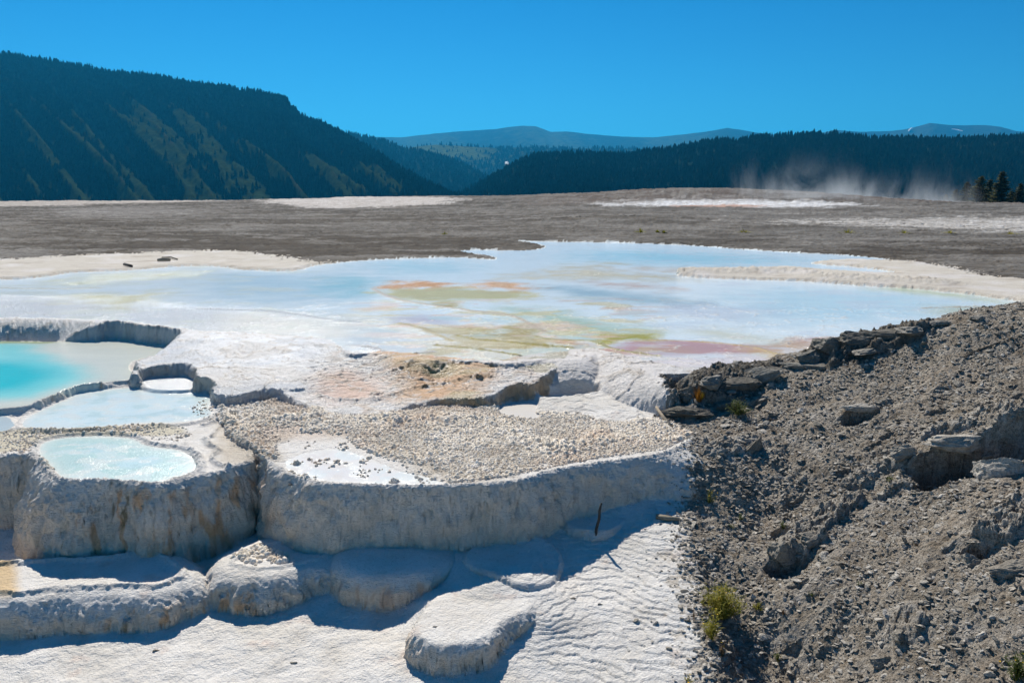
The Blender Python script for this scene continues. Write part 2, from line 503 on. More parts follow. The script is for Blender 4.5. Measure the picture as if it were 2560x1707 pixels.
# terraces
RIM1 = [(560, 1085, .2, 1.3), (648, 1128, .2, 1.3), (664, 1158, .2, 1.3), (697, 1180, .3, 1.4), (762, 1203, .32, 1.4), (800, 1214, .3, 1.4), (871, 1217, .24, 1.3), (980, 1220, .2, 1.3),
    (1068, 1222, .18, 1.3), (1197, 1217, .18, 1.3), (1297, 1208, .2, 1.3), (1350, 1192, .22, 1.3), (1404, 1177, .22, 1.3), (1469, 1167, .22, 1.3),
    (1540, 1157, .22, 1.3), (1615, 1147, .28, 1.3), (1650, 1140, .6, 1.1), (1690, 1130, 1.0, 1.1), (1742, 1098, 0.9, 1.0), (1775, 1060, .9, 1.0),
    (1775, 960, .3, 1.3), (1700, 900, .3, 1.3), (1200, 900, .3, 1.3), (700, 900, .3, 1.3), (540, 960, .3, 1.3)]
RIM2 = [(-600, 1160), (-200, 1150), (0, 1143), (70, 1141), (92, 1150, .25, 1.3), (98, 1172, .42, 1.5), (126, 1207, .45, 1.6), (191, 1216, .40, 1.5), (287, 1207, .3, 1.5),
    (333, 1221, .3, 1.4), (406, 1221, .3, 1.5), (459, 1203, .3, 1.5), (536, 1188, .3, 1.5), (585, 1172, .3, 1.5), (625, 1157, .22, 1.5), (642, 1140), (655, 845), (-600, 825)]
sdT2 = feature(6, 'left_terrace', RIM2, -0.60, 0.24, 1.3, lip=0.035, edge=0.035, wn=0.3)
sdT1 = feature(7, 'right_terrace', RIM1, -0.55, 0.24, 1.3, lip=0.035, edge=0.03, wn=0.3)

# shelf V with its small steps, then the big pool bench U
vx = (Yg > 13.5) & (Yg < 24)
vp = pz([(321, 921, -.28), (500, 940, -.27), (673, 950, -.27), (600, 900, -.2), (600, 850, -.02), (450, 850, -.04), (760, 850, -.02), (540, 842, .03), (680, 845, .03), (620, 846, .03), (760, 852, .0), (600, 835, .05), (700, 838, .05), (830, 890, -.09), (1000, 903, -.03), (1080, 908, -.06),
    (930, 890, -.04), (1160, 925, -.12), (1330, 925, -.12), (800, 980, -.42), (1030, 975, -.38), (1106, 970, -.34), (1180, 972, -.30), (1250, 968, -.27), (1335, 952, -.20), (950, 930, -.25), (1100, 945, -.3), (700, 920, -.22)])
ZV = np.full(Z.shape, -0.2, np.float32)
zv = tps(vp, Xg[vx], Yg[vx], 0.01)
zvt = terr(zv, 0.034, 0.05 * fbm2(Xg[vx] * 0.6, Yg[vx], 1.3, 3, seed=17), 0.8) + 0.004 * n3[vx]
pxv = Xg[vx] / Yg[vx] * FPX + CX
lv_ = 0.03 * np.abs(fbm2(Xg[vx] * 0.7, Yg[vx], 2.2, 4, seed=18)) * sst(680, 800, pxv)
ZV[vx] = lerp(zv, zvt, 0.6 * sst(680, 800, pxv)) + lv_
ZV = np.clip(ZV, -0.5, 0.0)
VP = [(321, 921), (344, 937), (383, 944), (432, 933), (478, 933), (494, 967), (528, 975), (612, 973), (673, 956), (720, 970), (800, 990), (876, 1002), (953, 998),
    (1030, 983), (1106, 975), (1180, 980), (1259, 976), (1355, 960), (1450, 900), (1300, 850), (900, 800), (600, 800), (490, 838, .5, 1.2), (452, 866, .7, 1.2), (400, 893, .6, 1.2), (345, 905, .2, 1.4)]
feature(8, 'stepped_shelf', VP, lambda q: -0.26 if q is None else ZV, 0.11, 1.6, zb=-0.66, edge=0.06, wn=0.2)
UP = [(-700, 795, .75, 1.5), (0, 795, .75, 1.5), (115, 797, .75, 1.5), (190, 801, .6, 1.4), (235, 806, .9, 1.1), (290, 808, .9, 1.1), (325, 808, .2, 1.6), (402, 820), (475, 832), (520, 834, 1.0, 1.0), (700, 842, 1.0, 1.0),
    (800, 848, .2, 1.6), (833, 853, .1, 1.6), (850, 872, .1, 1.6), (877, 885, .1, 1.6), (930, 883, .1, 1.6), (1000, 885, .2, 1.4), (1080, 893, .2, 1.4), (1150, 900, .12, 1.6), (1240, 908, .12, 1.6), (1300, 905, .25, 1.6),
    (1340, 899, .6, 1.5), (1380, 896, .85, 1.5), (1420, 900, .95, 1.5), (1462, 897, .9, 1.5), (1488, 882, .75, 1.5), (1515, 890, .85, 1.5), (1560, 905, .95, 1.5), (1630, 935, .95, 1.5), (1720, 965, .4, 2), (1900, 950, .4, 2), (2900, 950), (2900, 560), (-700, 560)]
sdU = feature(9, 'upper_bench', UP, 0.0, 0.28, 1.6, zb=-0.64, edge=0.07, wn=0.2)
# plateau beyond
far = Yg > 18
fp = pd([(0, 505, 200), (300, 497, 235), (600, 498, 240), (1000, 489, 240), (1330, 488, 205), (1450, 500, 140), (1650, 500, 130), (1900, 503, 125), (2250, 508, 120), (2560, 513, 115),
    (1500, 540, 80), (2000, 550, 78), (2560, 560, 75), (0, 562, 75), (600, 562, 75), (1200, 558, 80), (1400, 485, 165), (1500, 480, 160), (1680, 472, 150), (1870, 471, 150), (1990, 479, 150),
    (2100, 484, 150), (2300, 500, 150), (2560, 510, 150), (3000, 510, 150), (-500, 505, 200), (-500, 560, 75)])
fp += [(x, y, 0.04) for x in (-30, -15, 0, 15, 30) for y in (24, 38, 52)] + [(x, 62, 0.1) for x in (-40, 0, 40)]
ZF = np.zeros_like(Z)
zf = tps(fp, Xg[far], Yg[far], 5.0)
sF = Sg[far] * FPX + CX
Df = Yg[far]
fn = fbm2(Xg[far], Df * 1.6, 0.05, 4, seed=8) ; fn2 = fbm2(Xg[far], Df * 1.5, 0.35, 4, seed=9)
zf = zf + sst(22, 60, Df) * (0.10 * fn2 + 0.22 * fn * sst(60, 120, Df))
zq = terr(zf, 0.32, 0.25 * fn2, 0.6)
zf = lerp(zf, zq, sst(110, 130, Df) * sst(1250, 1450, sF))
De = np.interp(sF, [-800, 0, 1000, 1330, 1450, 2560, 3400], [205, 210, 242, 210, 172, 165, 165])
zf = zf - np.clip(Df - De, 0, 999) * 0.75
ZF[far] = zf
k = far & (CLS == 9)
bl = sst(20, 30, Yg)
uin = sst(0.0, -0.5, sdU)
# the crust along the right and left shores lies a little above the water
shore = 0.05 + 0.05 * n1 + 0.015 * n3
Z[k] = lerp(Z[k], lerp(shore[k], ZF[k] + 0.05, bl[k]), uin[k])
kk = (Yg > 30) & (CLS != 9)
Z[kk] = ZF[kk]; CLS[kk] = 9
CN[10] = 'plateau'

# scree slope on the right
spz = pz([(1765, 1080, -.6), (1715, 1060, -.58), (1768, 1150, -.82), (1762, 1230, -1.05), (1752, 1300, -1.2), (1742, 1400, -1.38), (1752, 1500, -1.5), (1785, 1600, -1.68), (1795, 1700, -1.8)])
spz += pz([(1665, 1012, -.5), (1700, 968, -.15), (1760, 940, .0), (1860, 918, .1), (1960, 895, .16), (2060, 868, .3), (2200, 838, .55)])
spd = pd([(2350, 815, 14.5), (2460, 800, 14.2), (2560, 785, 14), (2800, 760, 13.5),
    (1900, 1100, 12.5), (2100, 1100, 11.9), (2300, 1050, 11.8), (2500, 1000, 11.6), (2560, 900, 12.8), (2300, 900, 13.8), (2050, 950, 14.0), (1850, 1000, 14.0),
    (1900, 1300, 10.9), (2100, 1300, 10.2), (2300, 1300, 9.6), (2500, 1250, 9.2), (2800, 1250, 8.8), (1950, 1500, 9.0), (2150, 1500, 8.5), (2350, 1500, 8.0), (2550, 1500, 7.6),
    (1900, 1700, 8.3), (2100, 1700, 7.7), (2300, 1700, 7.2), (2550, 1700, 6.8), (2800, 1700, 6.4), (1860, 1550, 9.0), (1860, 1650, 8.55), (1850, 1450, 9.65), (1830, 1350, 10.4), (1840, 1250, 11.15)])
lowp = [(x, y, z - 0.35) for x, y, z in pz([(1640, 1100, -.9), (1600, 1300, -1.3), (1600, 1500, -1.6), (1640, 1700, -1.9), (1560, 1000, -1.1)])]
back = [(3.2, 17.0, -0.75), (5, 17.6, -0.5), (2.9, 18.0, -0.5), (5, 18.8, -0.5), (8, 18.5, -0.2), (12, 18.5, 0.0), (3, 20, -1.5), (10, 21, -1.5)]
ssel = (Yg < 22) & (Sg > 0.1)
sx, sy = Xg[ssel], Yg[ssel]
FOOT = [p[:2] for p in pz([(1690, 1060, -.58), (1722, 1085, -.62), (1738, 1110, -.7), (1735, 1150, -.82), (1742, 1200, -1.0), (1734, 1260, -1.12), (1728, 1330, -1.26), (1732, 1400, -1.4), (1748, 1470, -1.5), (1752, 1540, -1.62), (1778, 1620, -1.72), (1785, 1707, -1.82)])]
FOOT += [(1.7, 7.0), (1.6, 5.0), (30, 5.0), (30, 22.0), (12, 21.0), (6.6, 19.0), (3.5, 17.2)]
FOOT += [p[:2] for p in pd([(1690, 955, 15.9), (1655, 985, 15.2), (1650, 1010, 14.6), (1668, 1040, 14.1)])]
def gsample(x, y):
    r = np.clip(np.interp(y, YR, np.arange(NR)), 0, NR - 1).round().astype(int); q = np.clip(np.interp(x / y, sc, np.arange(NC)), 0, NC - 1).round().astype(int)
    return float(Z[r, q])
spz = [p for p in spz if p[1] > 13.6]
spz += [(x_, y_, gsample(x_, y_) - 0.01) for x_, y_ in FOOT[:12]]
lowp = [(p[0], p[1], p[2] - 0.15) for p in lowp]
lowp = []
zsr = tps(spz + spd + lowp + back, sx, sy, 0.0006)
a1, a2, a3, a4 = n1[ssel], n2[ssel], n3[ssel], n4[ssel]
gul = fbm2(sx * 0.6 + sy * 0.5, sy * 0.9 - sx * 0.9, 1.6, 4, seed=12)
zsr = zsr + 0.05 * a1 + 0.06 * gul + 0.03 * a2 + 0.018 * a3 + 0.008 * a4
def outcrop(L, D, h, soft, step, seed):
    """a mass of broken layers standing out of the slope"""
    global zsr
    P = np.array([at_d(a, b, d_)[:2] for (a, b), d_ in zip(L, D)], float)
    s_ = sdf(P, sx, sy, pad=1.0) + 0.12 * a2 + 0.06 * a3 + 0.10 * fbm2(sx, sy, 2.2, 3, seed=seed)
    m_ = sst(0.0, -soft, s_)
    raw = zsr + h * m_ * (0.75 + 0.5 * fbm2(sx, sy, 3.0, 3, seed=seed + 1) + 0.3 * a3)
    tl = 0.35 * (sx - P[:, 0].mean()) + 0.1 * (sy - P[:, 1].mean())
    q_ = terr(raw - tl, step, 0.35 * step * (a3 + fbm2(sx, sy, 6.0, 2, seed=seed + 2)), 0.55) + tl
    zsr = lerp(zsr, q_, sst(0.02, -0.05, s_))
    OUTM.append(sst(0.05, -0.05, s_))
OUTM = []
outcrop([(1990, 905), (2010, 872), (2090, 862), (2200, 850), (2330, 830), (2330, 850), (2230, 875), (2140, 900), (2080, 930)], [15.2, 15.6, 15.7, 15.5, 14.8, 14.4, 14.4, 14.4, 14.3], 0.24, 0.15, 0.08, 301)
outcrop([(1665, 1015), (1680, 975), (1740, 945), (1830, 930), (1930, 915), (1960, 925), (1900, 975), (1880, 1020), (1800, 1050), (1720, 1050)], [14.6, 14.9, 15.2, 15.3, 15.4, 15.0, 14.5, 14.0, 13.8, 13.9], 0.13, 0.12, 0.065, 305)
outcrop([(2290, 1110), (2330, 1075), (2420, 1060), (2560, 1090), (2700, 1150), (2620, 1225), (2500, 1190), (2430, 1125)], [11.2, 11.5, 11.5, 11.2, 10.8, 10.3, 10.6, 10.9], 0.26, 0.25, 0.08, 309)
outcrop([(1925, 1420), (1950, 1360), (2010, 1320), (2110, 1280), (2160, 1300), (2120, 1350), (2060, 1400), (2000, 1435)], [9.9, 10.3, 10.5, 10.7, 10.5, 10.1, 9.8, 9.7], 0.22, 0.12, 0.07, 313)
outcrop([(2400, 1430), (2430, 1370), (2560, 1330), (2700, 1350), (2650, 1480), (2520, 1470)], [8.7, 9.0, 9.1, 8.9, 8.3, 8.4], 0.24, 0.14, 0.07, 317)
outcrop([(1740, 1160), (1790, 1120), (1880, 1100), (1940, 1130), (1860, 1180), (1790, 1210)], [12.3, 12.6, 12.6, 12.3, 11.9, 11.8], 0.12, 0.12, 0.05, 321)
outcrop([(2080, 1240), (2150, 1200), (2260, 1190), (2250, 1230), (2160, 1270)], [11.0, 11.2, 11.1, 10.8, 10.7], 0.12, 0.1, 0.05, 325)
outcrop([(2180, 1650), (2200, 1600), (2290, 1590), (2330, 1640), (2260, 1680)], [7.9, 8.2, 8.1, 7.8, 7.6], 0.10, 0.1, 0.05, 329)
# crusty broken strata: small scarps running down-left
def scarp(L, D, h, wd, wf=1.0):
    """a broken edge: the ground below the traced line is dug out by h over wd metres"""
    global zsr
    P = np.array([at_d(a, b, D)[:2] for a, b in L], float)
    P = smooth_poly(P, closed=False, n=2)
    s = sdf(P, sx, sy, closed=False, pad=1.5)
    # side: in front (smaller y) of the line
    fy = np.interp(sx, P[:, 0], P[:, 1])
    d = fy - sy + 0.05 * a2 + 0.02 * a3
    inx = sst(P[0, 0] - 0.02, P[0, 0] + 0.18, sx) * (1 - sst(P[-1, 0] - 0.18, P[-1, 0] + 0.02, sx))
    cut = h * sst(0.0, 0.03, d) * (1 - sst(wd * 0.25, wd, d)) * inx
    up = h * 0.35 * sst(-0.5, -0.02, d) * (1 - sst(0.0, 0.04, d)) * inx
    zsr = zsr - cut * wf + up
scarp([(2090, 1030), (2130, 1022), (2200, 1020)], 12.6, 0.22, 0.38)
scarp([(2260, 1150), (2320, 1120), (2380, 1108), (2430, 1125), (2480, 1180), (2530, 1230), (2620, 1240)], 10.7, 0.42, 0.75)
scarp([(2180, 1240), (2260, 1200), (2330, 1230)], 10.4, 0.06, 0.3)
scarp([(1900, 1425), (1935, 1445), (1990, 1448), (2020, 1420)], 9.8, 0.17, 0.4)
scarp([(2390, 1420), (2420, 1440), (2460, 1440), (2480, 1400)], 8.6, 0.14, 0.4)
scarp([(1950, 1600), (1990, 1612), (2010, 1600)], 8.5, 0.08, 0.25)
scarp([(1750, 1060), (1840, 1055), (1920, 1030)], 13.9, 0.08, 0.4)
for i in range(46):
    qx, qy = rng.uniform(1850, 2500), rng.uniform(1000, 1650)
    Dq = np.interp(qy, [950, 1700], [13.6, 7.6]) - (qx - 2100) * 0.0012
    L_ = rng.uniform(25, 90)
    scarp([(qx, qy + L_ * 0.35), (qx + L_ * 0.5, qy + 4), (qx + L_, qy - L_ * 0.3)], Dq, rng.uniform(0.03, 0.07), 0.25)
zold = Z[ssel]
cl = CLS[ssel]
fsd = sdf(smooth_poly(FOOT, n=2), sx, sy, pad=3) + 0.16 * a2 + 0.09 * a3 + 0.10 * a1 + 0.03 * a4
win = (fsd < 0) & ~((sy > 14.9) & (zsr < zold + 0.01))
Z[ssel] = np.where(win, lerp(zold, zsr, sst(0.0, 0.30, -fsd)), zold)
CLS[ssel] = np.where(win, 11, cl)
CN[11] = 'rubble_slope'

# ------------------------------------------------------------------ pools (level sheets cut into the ground)
def pool_sd(pts, z, e=0.08, rough=1.0, pad=2.5):
    P = smooth_poly(wpoly(pts, z), n=2)
    s = sdf(P, Xg, Yg, pad=pad)
    sc_ = np.clip(Yg / 16.0, 0.7, 2.2)
    return s + e * sc_ * rough * (0.8 * n2 + 0.35 * n3 + 0.6 * fbm2(Xg, Yg, 1.7, 3, seed=21))
UW = [(-700, 706), (0, 701), (61, 698), (134, 690), (172, 682), (306, 678), (364, 673), (459, 665), (555, 667), (597, 675), (650, 677), (719, 679), (765, 673), (785, 663),
    (853, 657), (900, 651), (1030, 645), (1144, 643), (1200, 646), (1246, 650), (1238, 642), (1180, 634), (1137, 629), (1175, 623), (1240, 626), (1317, 626), (1374, 619), (1335, 608), (1270, 603),
    (1489, 605), (1700, 611), (1851, 623), (1978, 631), (2138, 638), (2260, 654), (2130, 648), (2058, 652), (2020, 660), (2150, 668), (2265, 686), (2119, 680), (2000, 672), (1989, 668), (1851, 671),
    (1740, 674), (1690, 680), (1700, 692), (1780, 697), (1851, 699), (2004, 703), (2138, 715), (2291, 722), (2425, 736), (2540, 753), (2800, 790), (2800, 900), (2300, 905),
    (1958, 905), (1850, 915), (1760, 925), (1690, 915), (1620, 902), (1560, 888), (1480, 868), (1400, 878), (1320, 886), (1240, 903), (1150, 895), (1060, 887), (1000, 880), (930, 879),
    (880, 882), (855, 872), (835, 853), (800, 845), (740, 840), (640, 832), (540, 828), (470, 824), (400, 814), (330, 804), (240, 799), (115, 795), (0, 793), (-700, 793)]
TQ = [(-500, 854), (0, 852), (145, 854), (237, 854), (285, 846), (350, 857), (459, 871), (420, 884), (335, 900), (318, 915), (340, 940), (338, 948), (250, 956), (243, 970), (184, 975), (134, 991), (77, 1013), (0, 1021), (-500, 1060)]
P2 = [(245, 975), (344, 967), (356, 979), (474, 978), (536, 990), (520, 1018), (536, 1034), (478, 1056), (344, 1057), (230, 1072), (62, 1072), (55, 1053), (100, 1025), (140, 1010), (190, 985)]
P3 = [(111, 1096), (268, 1088), (337, 1096), (367, 1115), (459, 1126), (490, 1149), (492, 1174), (455, 1190), (413, 1208), (344, 1213), (287, 1202), (191, 1207), (155, 1195), (132, 1170), (92, 1136)]
P4 = [(350, 948), (430, 940), (478, 942), (486, 966), (478, 974), (365, 974)]
P5 = [(700, 1158), (760, 1130), (860, 1118), (930, 1150), (1010, 1180), (1080, 1196), (1125, 1212), (980, 1212), (870, 1208), (790, 1200), (730, 1184)]
P6 = [(1350, 990), (1400, 986), (1480, 985), (1500, 995), (1420, 1000), (1360, 1004)]
P7 = [(1250, 1008), (1320, 1000), (1345, 1008), (1335, 1030), (1360, 1040), (1340, 1048), (1270, 1044), (1240, 1030)]
P8 = [(-400, 1040), (0, 1036), (36, 1050), (34, 1072), (0, 1080), (-400, 1090)]
pools = [(20, 'upper_pool', UW, 0.0, 0.10), (21, 'turquoise_pool', TQ, -0.45, 0.04), (22, 'pale_blue_pool', P2, -0.565, 0.04), (23, 'ice_blue_pool', P3, -0.605, 0.025),
    (24, 'small_white_pool', P4, -0.50, 0.02), (25, 'milky_terrace_pool', P5, -0.555, 0.06), (26, 'cream_pool', P6, -0.555, 0.03), (27, 'shallow_puddle', P7, -0.555, 0.05), (28, 'edge_pool', P8, -0.57, 0.03)]
SDP = {}
for cid, nm, pts, lv, e in pools:
    s = pool_sd(pts, lv, e)
    SDP[cid] = s
    ok = (CLS != 11)
    rampw = 0.10 if lv < 0 else 0.12
    rampw = rampw * np.clip(Yg / 16, 0.8, 6.0)
    t = sst(0.0, 1.0, s / rampw)
    lipz = 0.0
    if cid in (21, 22, 23): lipz = 0.045 * np.exp(-((s - 0.09) / 0.05) ** 2) * (1 + 0.5 * n3)
    z2 = lerp(np.float32(lv), Z, t) + lipz
    kz = ok & (s < rampw + (0.15 if cid in (21, 22, 23) else 0))
    Z[kz] = z2[kz]
    kz = ok & (s < 0)
    Z[kz] = lv; CLS[kz] = cid; CN[cid] = nm
BEIGE_SD = None
# raised crusty band at the right of the far pool
band = sdf(smooth_poly(wpoly([(1640, 684), (1760, 684), (1851, 684), (1990, 684), (2080, 700), (2200, 704), (2330, 712)], 0.0), closed=False), Xg, Yg, closed=False, pad=3)
k = (CLS == 9) & (band < 2.5)
Z[k] += (0.16 * np.exp(-(band / 0.9) ** 2) * (1 + 0.5 * n2))[k]
# plateau class
isfar = (CLS == 9) & (Yg > 19) & ~((Yg < 25) & (Sg < -0.3))
SHORE_L = pool_sd([(-900, 640), (0, 652), (90, 645), (200, 640), (320, 635), (450, 629), (560, 628), (680, 637), (740, 650), (800, 658), (860, 655), (900, 652), (800, 700), (-900, 740)], 0.03, 0.5, pad=8)
SHORE_R = pool_sd([(1600, 660), (1860, 660), (2058, 650), (2123, 645), (2270, 654), (2380, 668), (2440, 690), (2560, 700), (2900, 730), (2900, 810), (2300, 760), (1850, 705), (1600, 700)], 0.03, 0.35, pad=8)
k = isfar & (SHORE_L > 0) & (SHORE_R > 0)
CLS[k] = 10
k = isfar & (CLS == 9)
CLS[k] = 12; CN[12] = 'pale_shore'
# roughness of the plateau
pl = CLS == 10
rn = fbm2(Xg, Yg, 0.9, 4, seed=31) * 0.6 + n2 * 0.3
Z[pl] += (rn * 0.07 * np.clip(Yg / 30, 0.6, 2.0))[pl]
tt_ = Z[pl] + 0.0; qn = (0.10 * fbm2(Xg, Yg * 1.4, 0.25, 4, seed=33) + 0.04 * n1)[pl]
Z[pl] = lerp(tt_, terr(tt_ + qn, 0.11, 0 * qn, 0.6) - qn * 0.2, 0.6)
dist_nod = None

# ------------------------------------------------------------------ bulges and wrinkles on the walls: moved along the surface normal
XP, YP, ZP = Xg.copy(), Yg.copy(), Z.copy()
rsel = (YR < 17)
nr = int(rsel.sum())
zx = np.gradient(Z[:nr], axis=1) / np.maximum(np.gradient(Xg[:nr], axis=1), 1e-6)
zy = np.gradient(Z[:nr], YR[:nr], axis=0) - zx * np.gradient(Xg[:nr], YR[:nr], axis=0)
nl = np.sqrt(zx ** 2 + zy ** 2 + 1)
nx, ny, nz = -zx / nl, -zy / nl, 1 / nl
steep = sst(0.25, 0.8, 1 - nz)
c = CLS[:nr]
wm = ((c <= 9) & (c >= 1)).astype(np.float32) * steep * np.where(c == 9, 0.22, 1.0)
big = fbm3(Xg[:nr], Yg[:nr], Z[:nr] * 1.2, 3.2, 3, seed=41)
bill = np.abs(fbm3(Xg[:nr], Yg[:nr], Z[:nr] * 0.7, 2.6, 2, seed=44))
med = fbm3(Xg[:nr], Yg[:nr], Z[:nr] * 1.8, 11.0, 3, seed=42)
fine = fbm3(Xg[:nr], Yg[:nr], Z[:nr] * 2.5, 30.0, 2, seed=43)
scal = np.abs(fbm3(Xg[:nr], Yg[:nr], Z[:nr] * 3.2, 7.0, 3, seed=45))
upw = sst(-1.5, -0.8, Z[:nr])
d = wm * (0.06 * big + 0.10 * (bill - 0.2) + 0.018 * med + 0.009 * fine + 0.075 * (scal - 0.2) * (0.25 + 0.75 * upw))
d += (c == 11) * steep * (0.03 * med + 0.015 * fine)
d *= sst(0.0, 0.12, np.abs(0) + 1)
XP[:nr] += nx * d; YP[:nr] += ny * d; ZP[:nr] += nz * d * 0.7
for cid in SDP:
    k = CLS == cid
    ZP[k] = Z[k]; XP[k] = Xg[k]; YP[k] = Yg[k]
ZP += np.where((CLS == 8) | (CLS == 9), 0.018 * fbm2(Xg, Yg, 4.0, 4, g=0.6, seed=55) + 0.006 * n4, 0) * (Yg < 24)
# crust relief on the nodule field and rims
NODP = wpoly([(560, 1160), (520, 1120), (540, 1060), (600, 1010), (720, 990), (830, 1000), (950, 1005), (1040, 990), (1120, 985), (1250, 985), (1360, 1000), (1480, 1000), (1560, 1020),
    (1650, 1040), (1700, 1070), (1640, 1130), (1500, 1150), (1380, 1172), (1280, 1195), (1130, 1208), (1050, 1190), (960, 1150), (880, 1100), (760, 1090), (700, 1110), (700, 1150), (640, 1145)], -0.55)
sdN = sdf(NODP, Xg, Yg) + 0.25 * n1 + 0.12 * n2
crust = sst(0.1, -0.3, sdN) * (CLS == 7)
ZP += crust * (0.035 * np.abs(fbm2(Xg, Yg, 9, 3, seed=51)) + 0.014 * n4 + 0.02 * np.abs(fbm2(Xg, Yg, 2.5, 2, seed=52)))
def ridge(L, z, h, w):
    P = smooth_poly(wpoly(L, z), closed=False, n=2)
    s_ = sdf(P, Xg, Yg, closed=False, pad=0.8) + 0.02 * n2 + 0.012 * n3
    ZP[:] += np.where(CLS >= 20, 0, h * np.exp(-(s_ / w) ** 2) * (1 + 0.5 * n3))
ridge([(465, 1107), (478, 1124), (496, 1147), (498, 1170), (509, 1182)], -0.6, 0.03, 0.05)
ridge([(513, 1097), (524, 1115), (551, 1124), (536, 1136), (526, 1151), (551, 1166), (585, 1176)], -0.6, 0.06, 0.045)
ridge([(528, 1090), (545, 1068), (566, 1055), (585, 1075)], -0.58, 0.05, 0.04)
ridge([(509, 1060), (560, 1045), (593, 1036), (640, 1022), (700, 1000), (800, 1000)], -0.57, 0.05, 0.06)
ridge([(800, 1003), (876, 1012), (953, 1008), (1030, 993), (1110, 985), (1200, 988)], -0.55, 0.05, 0.07)
ridge([(0, 1070), (60, 1082), (150, 1082), (300, 1075), (400, 1068)], -0.6, 0.03, 0.08)
crust6 = ((CLS == 6) | (CLS == 7)) * (1 - crust)
ZP += crust6 * (0.006 * np.abs(fbm2(Xg, Yg, 9, 3, seed=53)) + 0.004 * n4)
rimsd = np.minimum(np.abs(sdT1), np.abs(sdT2))
ZP += np.where((CLS == 7) | (CLS == 6), (0.014 * n4 + 0.02 * np.abs(fbm2(Xg, Yg, 18, 2, seed=54))) * np.exp(-(rimsd / 0.11) ** 2), 0)

def sample(x, y):
    x = np.asarray(x, float); y = np.asarray(y, float)
    r = np.clip(np.interp(y, YR, np.arange(NR)), 0, NR - 1.001)
    q = np.clip(np.interp(x / y, sc, np.arange(NC)), 0, NC - 1.001)
    i = r.astype(int); j = q.astype(int); f = r - i; g = q - j
    z = (ZP[i, j] * (1 - f) * (1 - g) + ZP[i + 1, j] * f * (1 - g) + ZP[i, j + 1] * (1 - f) * g + ZP[i + 1, j + 1] * f * g)
    return z, CLS[np.round(r).astype(int), np.round(q).astype(int)]
def hit(px, py):
    """first point of the ground met by the line of sight through a pixel"""
    dx, dy, dz = ray(px, py)
    D = np.linspace(5.8, 60, 3000)
    t = D / dy
    z, c_ = sample(dx * t, D)
    k = np.nonzero(CAMZ + dz * t <= z)[0]
    i = k[0] if len(k) else len(D) - 1
    return float(dx * t[i]), float(D[i]), float(z[i])

# ------------------------------------------------------------------ colours
def C(r, g, b, a=0.0): return np.array([r, g, b, a], np.float32)
WHITE, CREAM, PINK = C(.79, .755, .70, .0), C(.64, .58, .47, .05), C(.72, .60, .52, .1)
colr = np.zeros(Z.shape + (4,), np.float32)
colr[:] = WHITE
def paint(mask, c_, amt=1.0):
    m = (mask * amt)[..., None]
    colr[:] = colr + (c_ - colr) * m
def blob(pts, z, c_, soft=0.25, nz_=0.2, amt=1.0, only=None, pad=2.5):
    P = smooth_poly(wpoly(pts, z), n=2)
    D = P[:, 1].mean()
    k = D / 16.0
    s = sdf(P, Xg, Yg, pad=pad * k)
    s = s + nz_ * k * (n1 * 0.5 + 0.7 * fbm2(Xg, Yg, 1.1, 4, seed=61) + 0.3 * n3)
    m = sst(soft * k, -soft * k, s)
    if only is not None: m = m * only
    paint(m, c_, amt)
def crop2(L): return [(800 + a * .3827, 600 + b * .3827) for a, b in L]
def crop3(L): return [(1660 + a * .3827, 600 + b * .3827) for a, b in L]
W20 = (CLS == 20).astype(np.float32)
big_m = sst(-0.2, 0.5, n1)
lowg = ((CLS <= 5)).astype(np.float32)
paint(lowg * sst(0.0, 0.7, fbm2(Xg, Yg, 0.7, 4, seed=62)), C(.70, .655, .58), 0.8)
paint(lowg * sst(0.35, 0.75, fbm2(Xg, Yg, 2.3, 4, seed=63)), C(.72, .58, .49), 0.5)
# terrace walls: cream towards the foot with orange and brown seeps on the left block
wallm = np.zeros(Z.shape, np.float32); wallm[:nr] = ((c == 6) | (c == 7) | (c == 3) | (c == 4) | (c == 1) | (c == 2)) * steep
hb = sst(-0.75, -1.5, Z)
paint(wallm * (0.5 + 0.5 * hb) , C(.86, .71, .55), 0.9)
st = fbm3(Xg, Yg * 0.7, Z * 0.22, 6.0, 4, seed=64)
pxg = Xg / Yg * FPX + CX
paint(wallm * sst(0.02, 0.34, st) * sst(60, 180, pxg) * sst(690, 560, pxg), C(.70, .40, .20), 0.8)
paint(wallm * sst(0.22, 0.5, fbm3(Xg, Yg * 0.8, Z * 0.3, 8.0, 4, seed=65)) * sst(180, 230, pxg) * sst(330, 290, pxg), C(.16, .13, .06), 0.85)
paint(wallm * (CLS == 3) * sst(-0.1, 0.35, st) * sst(-1.35, -1.6, Z), C(.62, .40, .26), 0.7)
paint(wallm * sst(0.25, 0.6, fbm3(Xg, Yg, Z * 0.5, 5.0, 3, seed=66)), C(.66, .58, .46), 0.5)
blob([(-300, 1400), (0, 1400), (36, 1400), (60, 1490), (0, 1490), (-300, 1500)], -1.5, C(.66, .46, .22), 0.15, 0.1, 0.8)
# terraces and nodule field
tr = ((CLS == 7) | (CLS == 6)).astype(np.float32) * (1 - wallm)
paint(tr * sst(0.15, -0.3, sdN), C(.62, .55, .45, .05), 0.9)
blob([(700, 1000), (1150, 985), (1240, 1010), (1150, 1050), (800, 1100), (640, 1100), (600, 1030)], -0.55, C(.56, .43, .33, .7), 0.5, 0.35, 0.85, tr)
blob([(1420, 1010), (1560, 1020), (1660, 1060), (1600, 1090), (1450, 1060)], -0.55, C(.72, .56, .48, .05), 0.4, 0.3, 0.8, tr)
blob([(0, 1080), (200, 1072), (460, 1062), (470, 1090), (330, 1090), (110, 1090), (60, 1135), (-300, 1140), (-300, 1090)], -0.6, C(.62, .56, .42, .1), 0.1, 0.1, 0.9, tr)
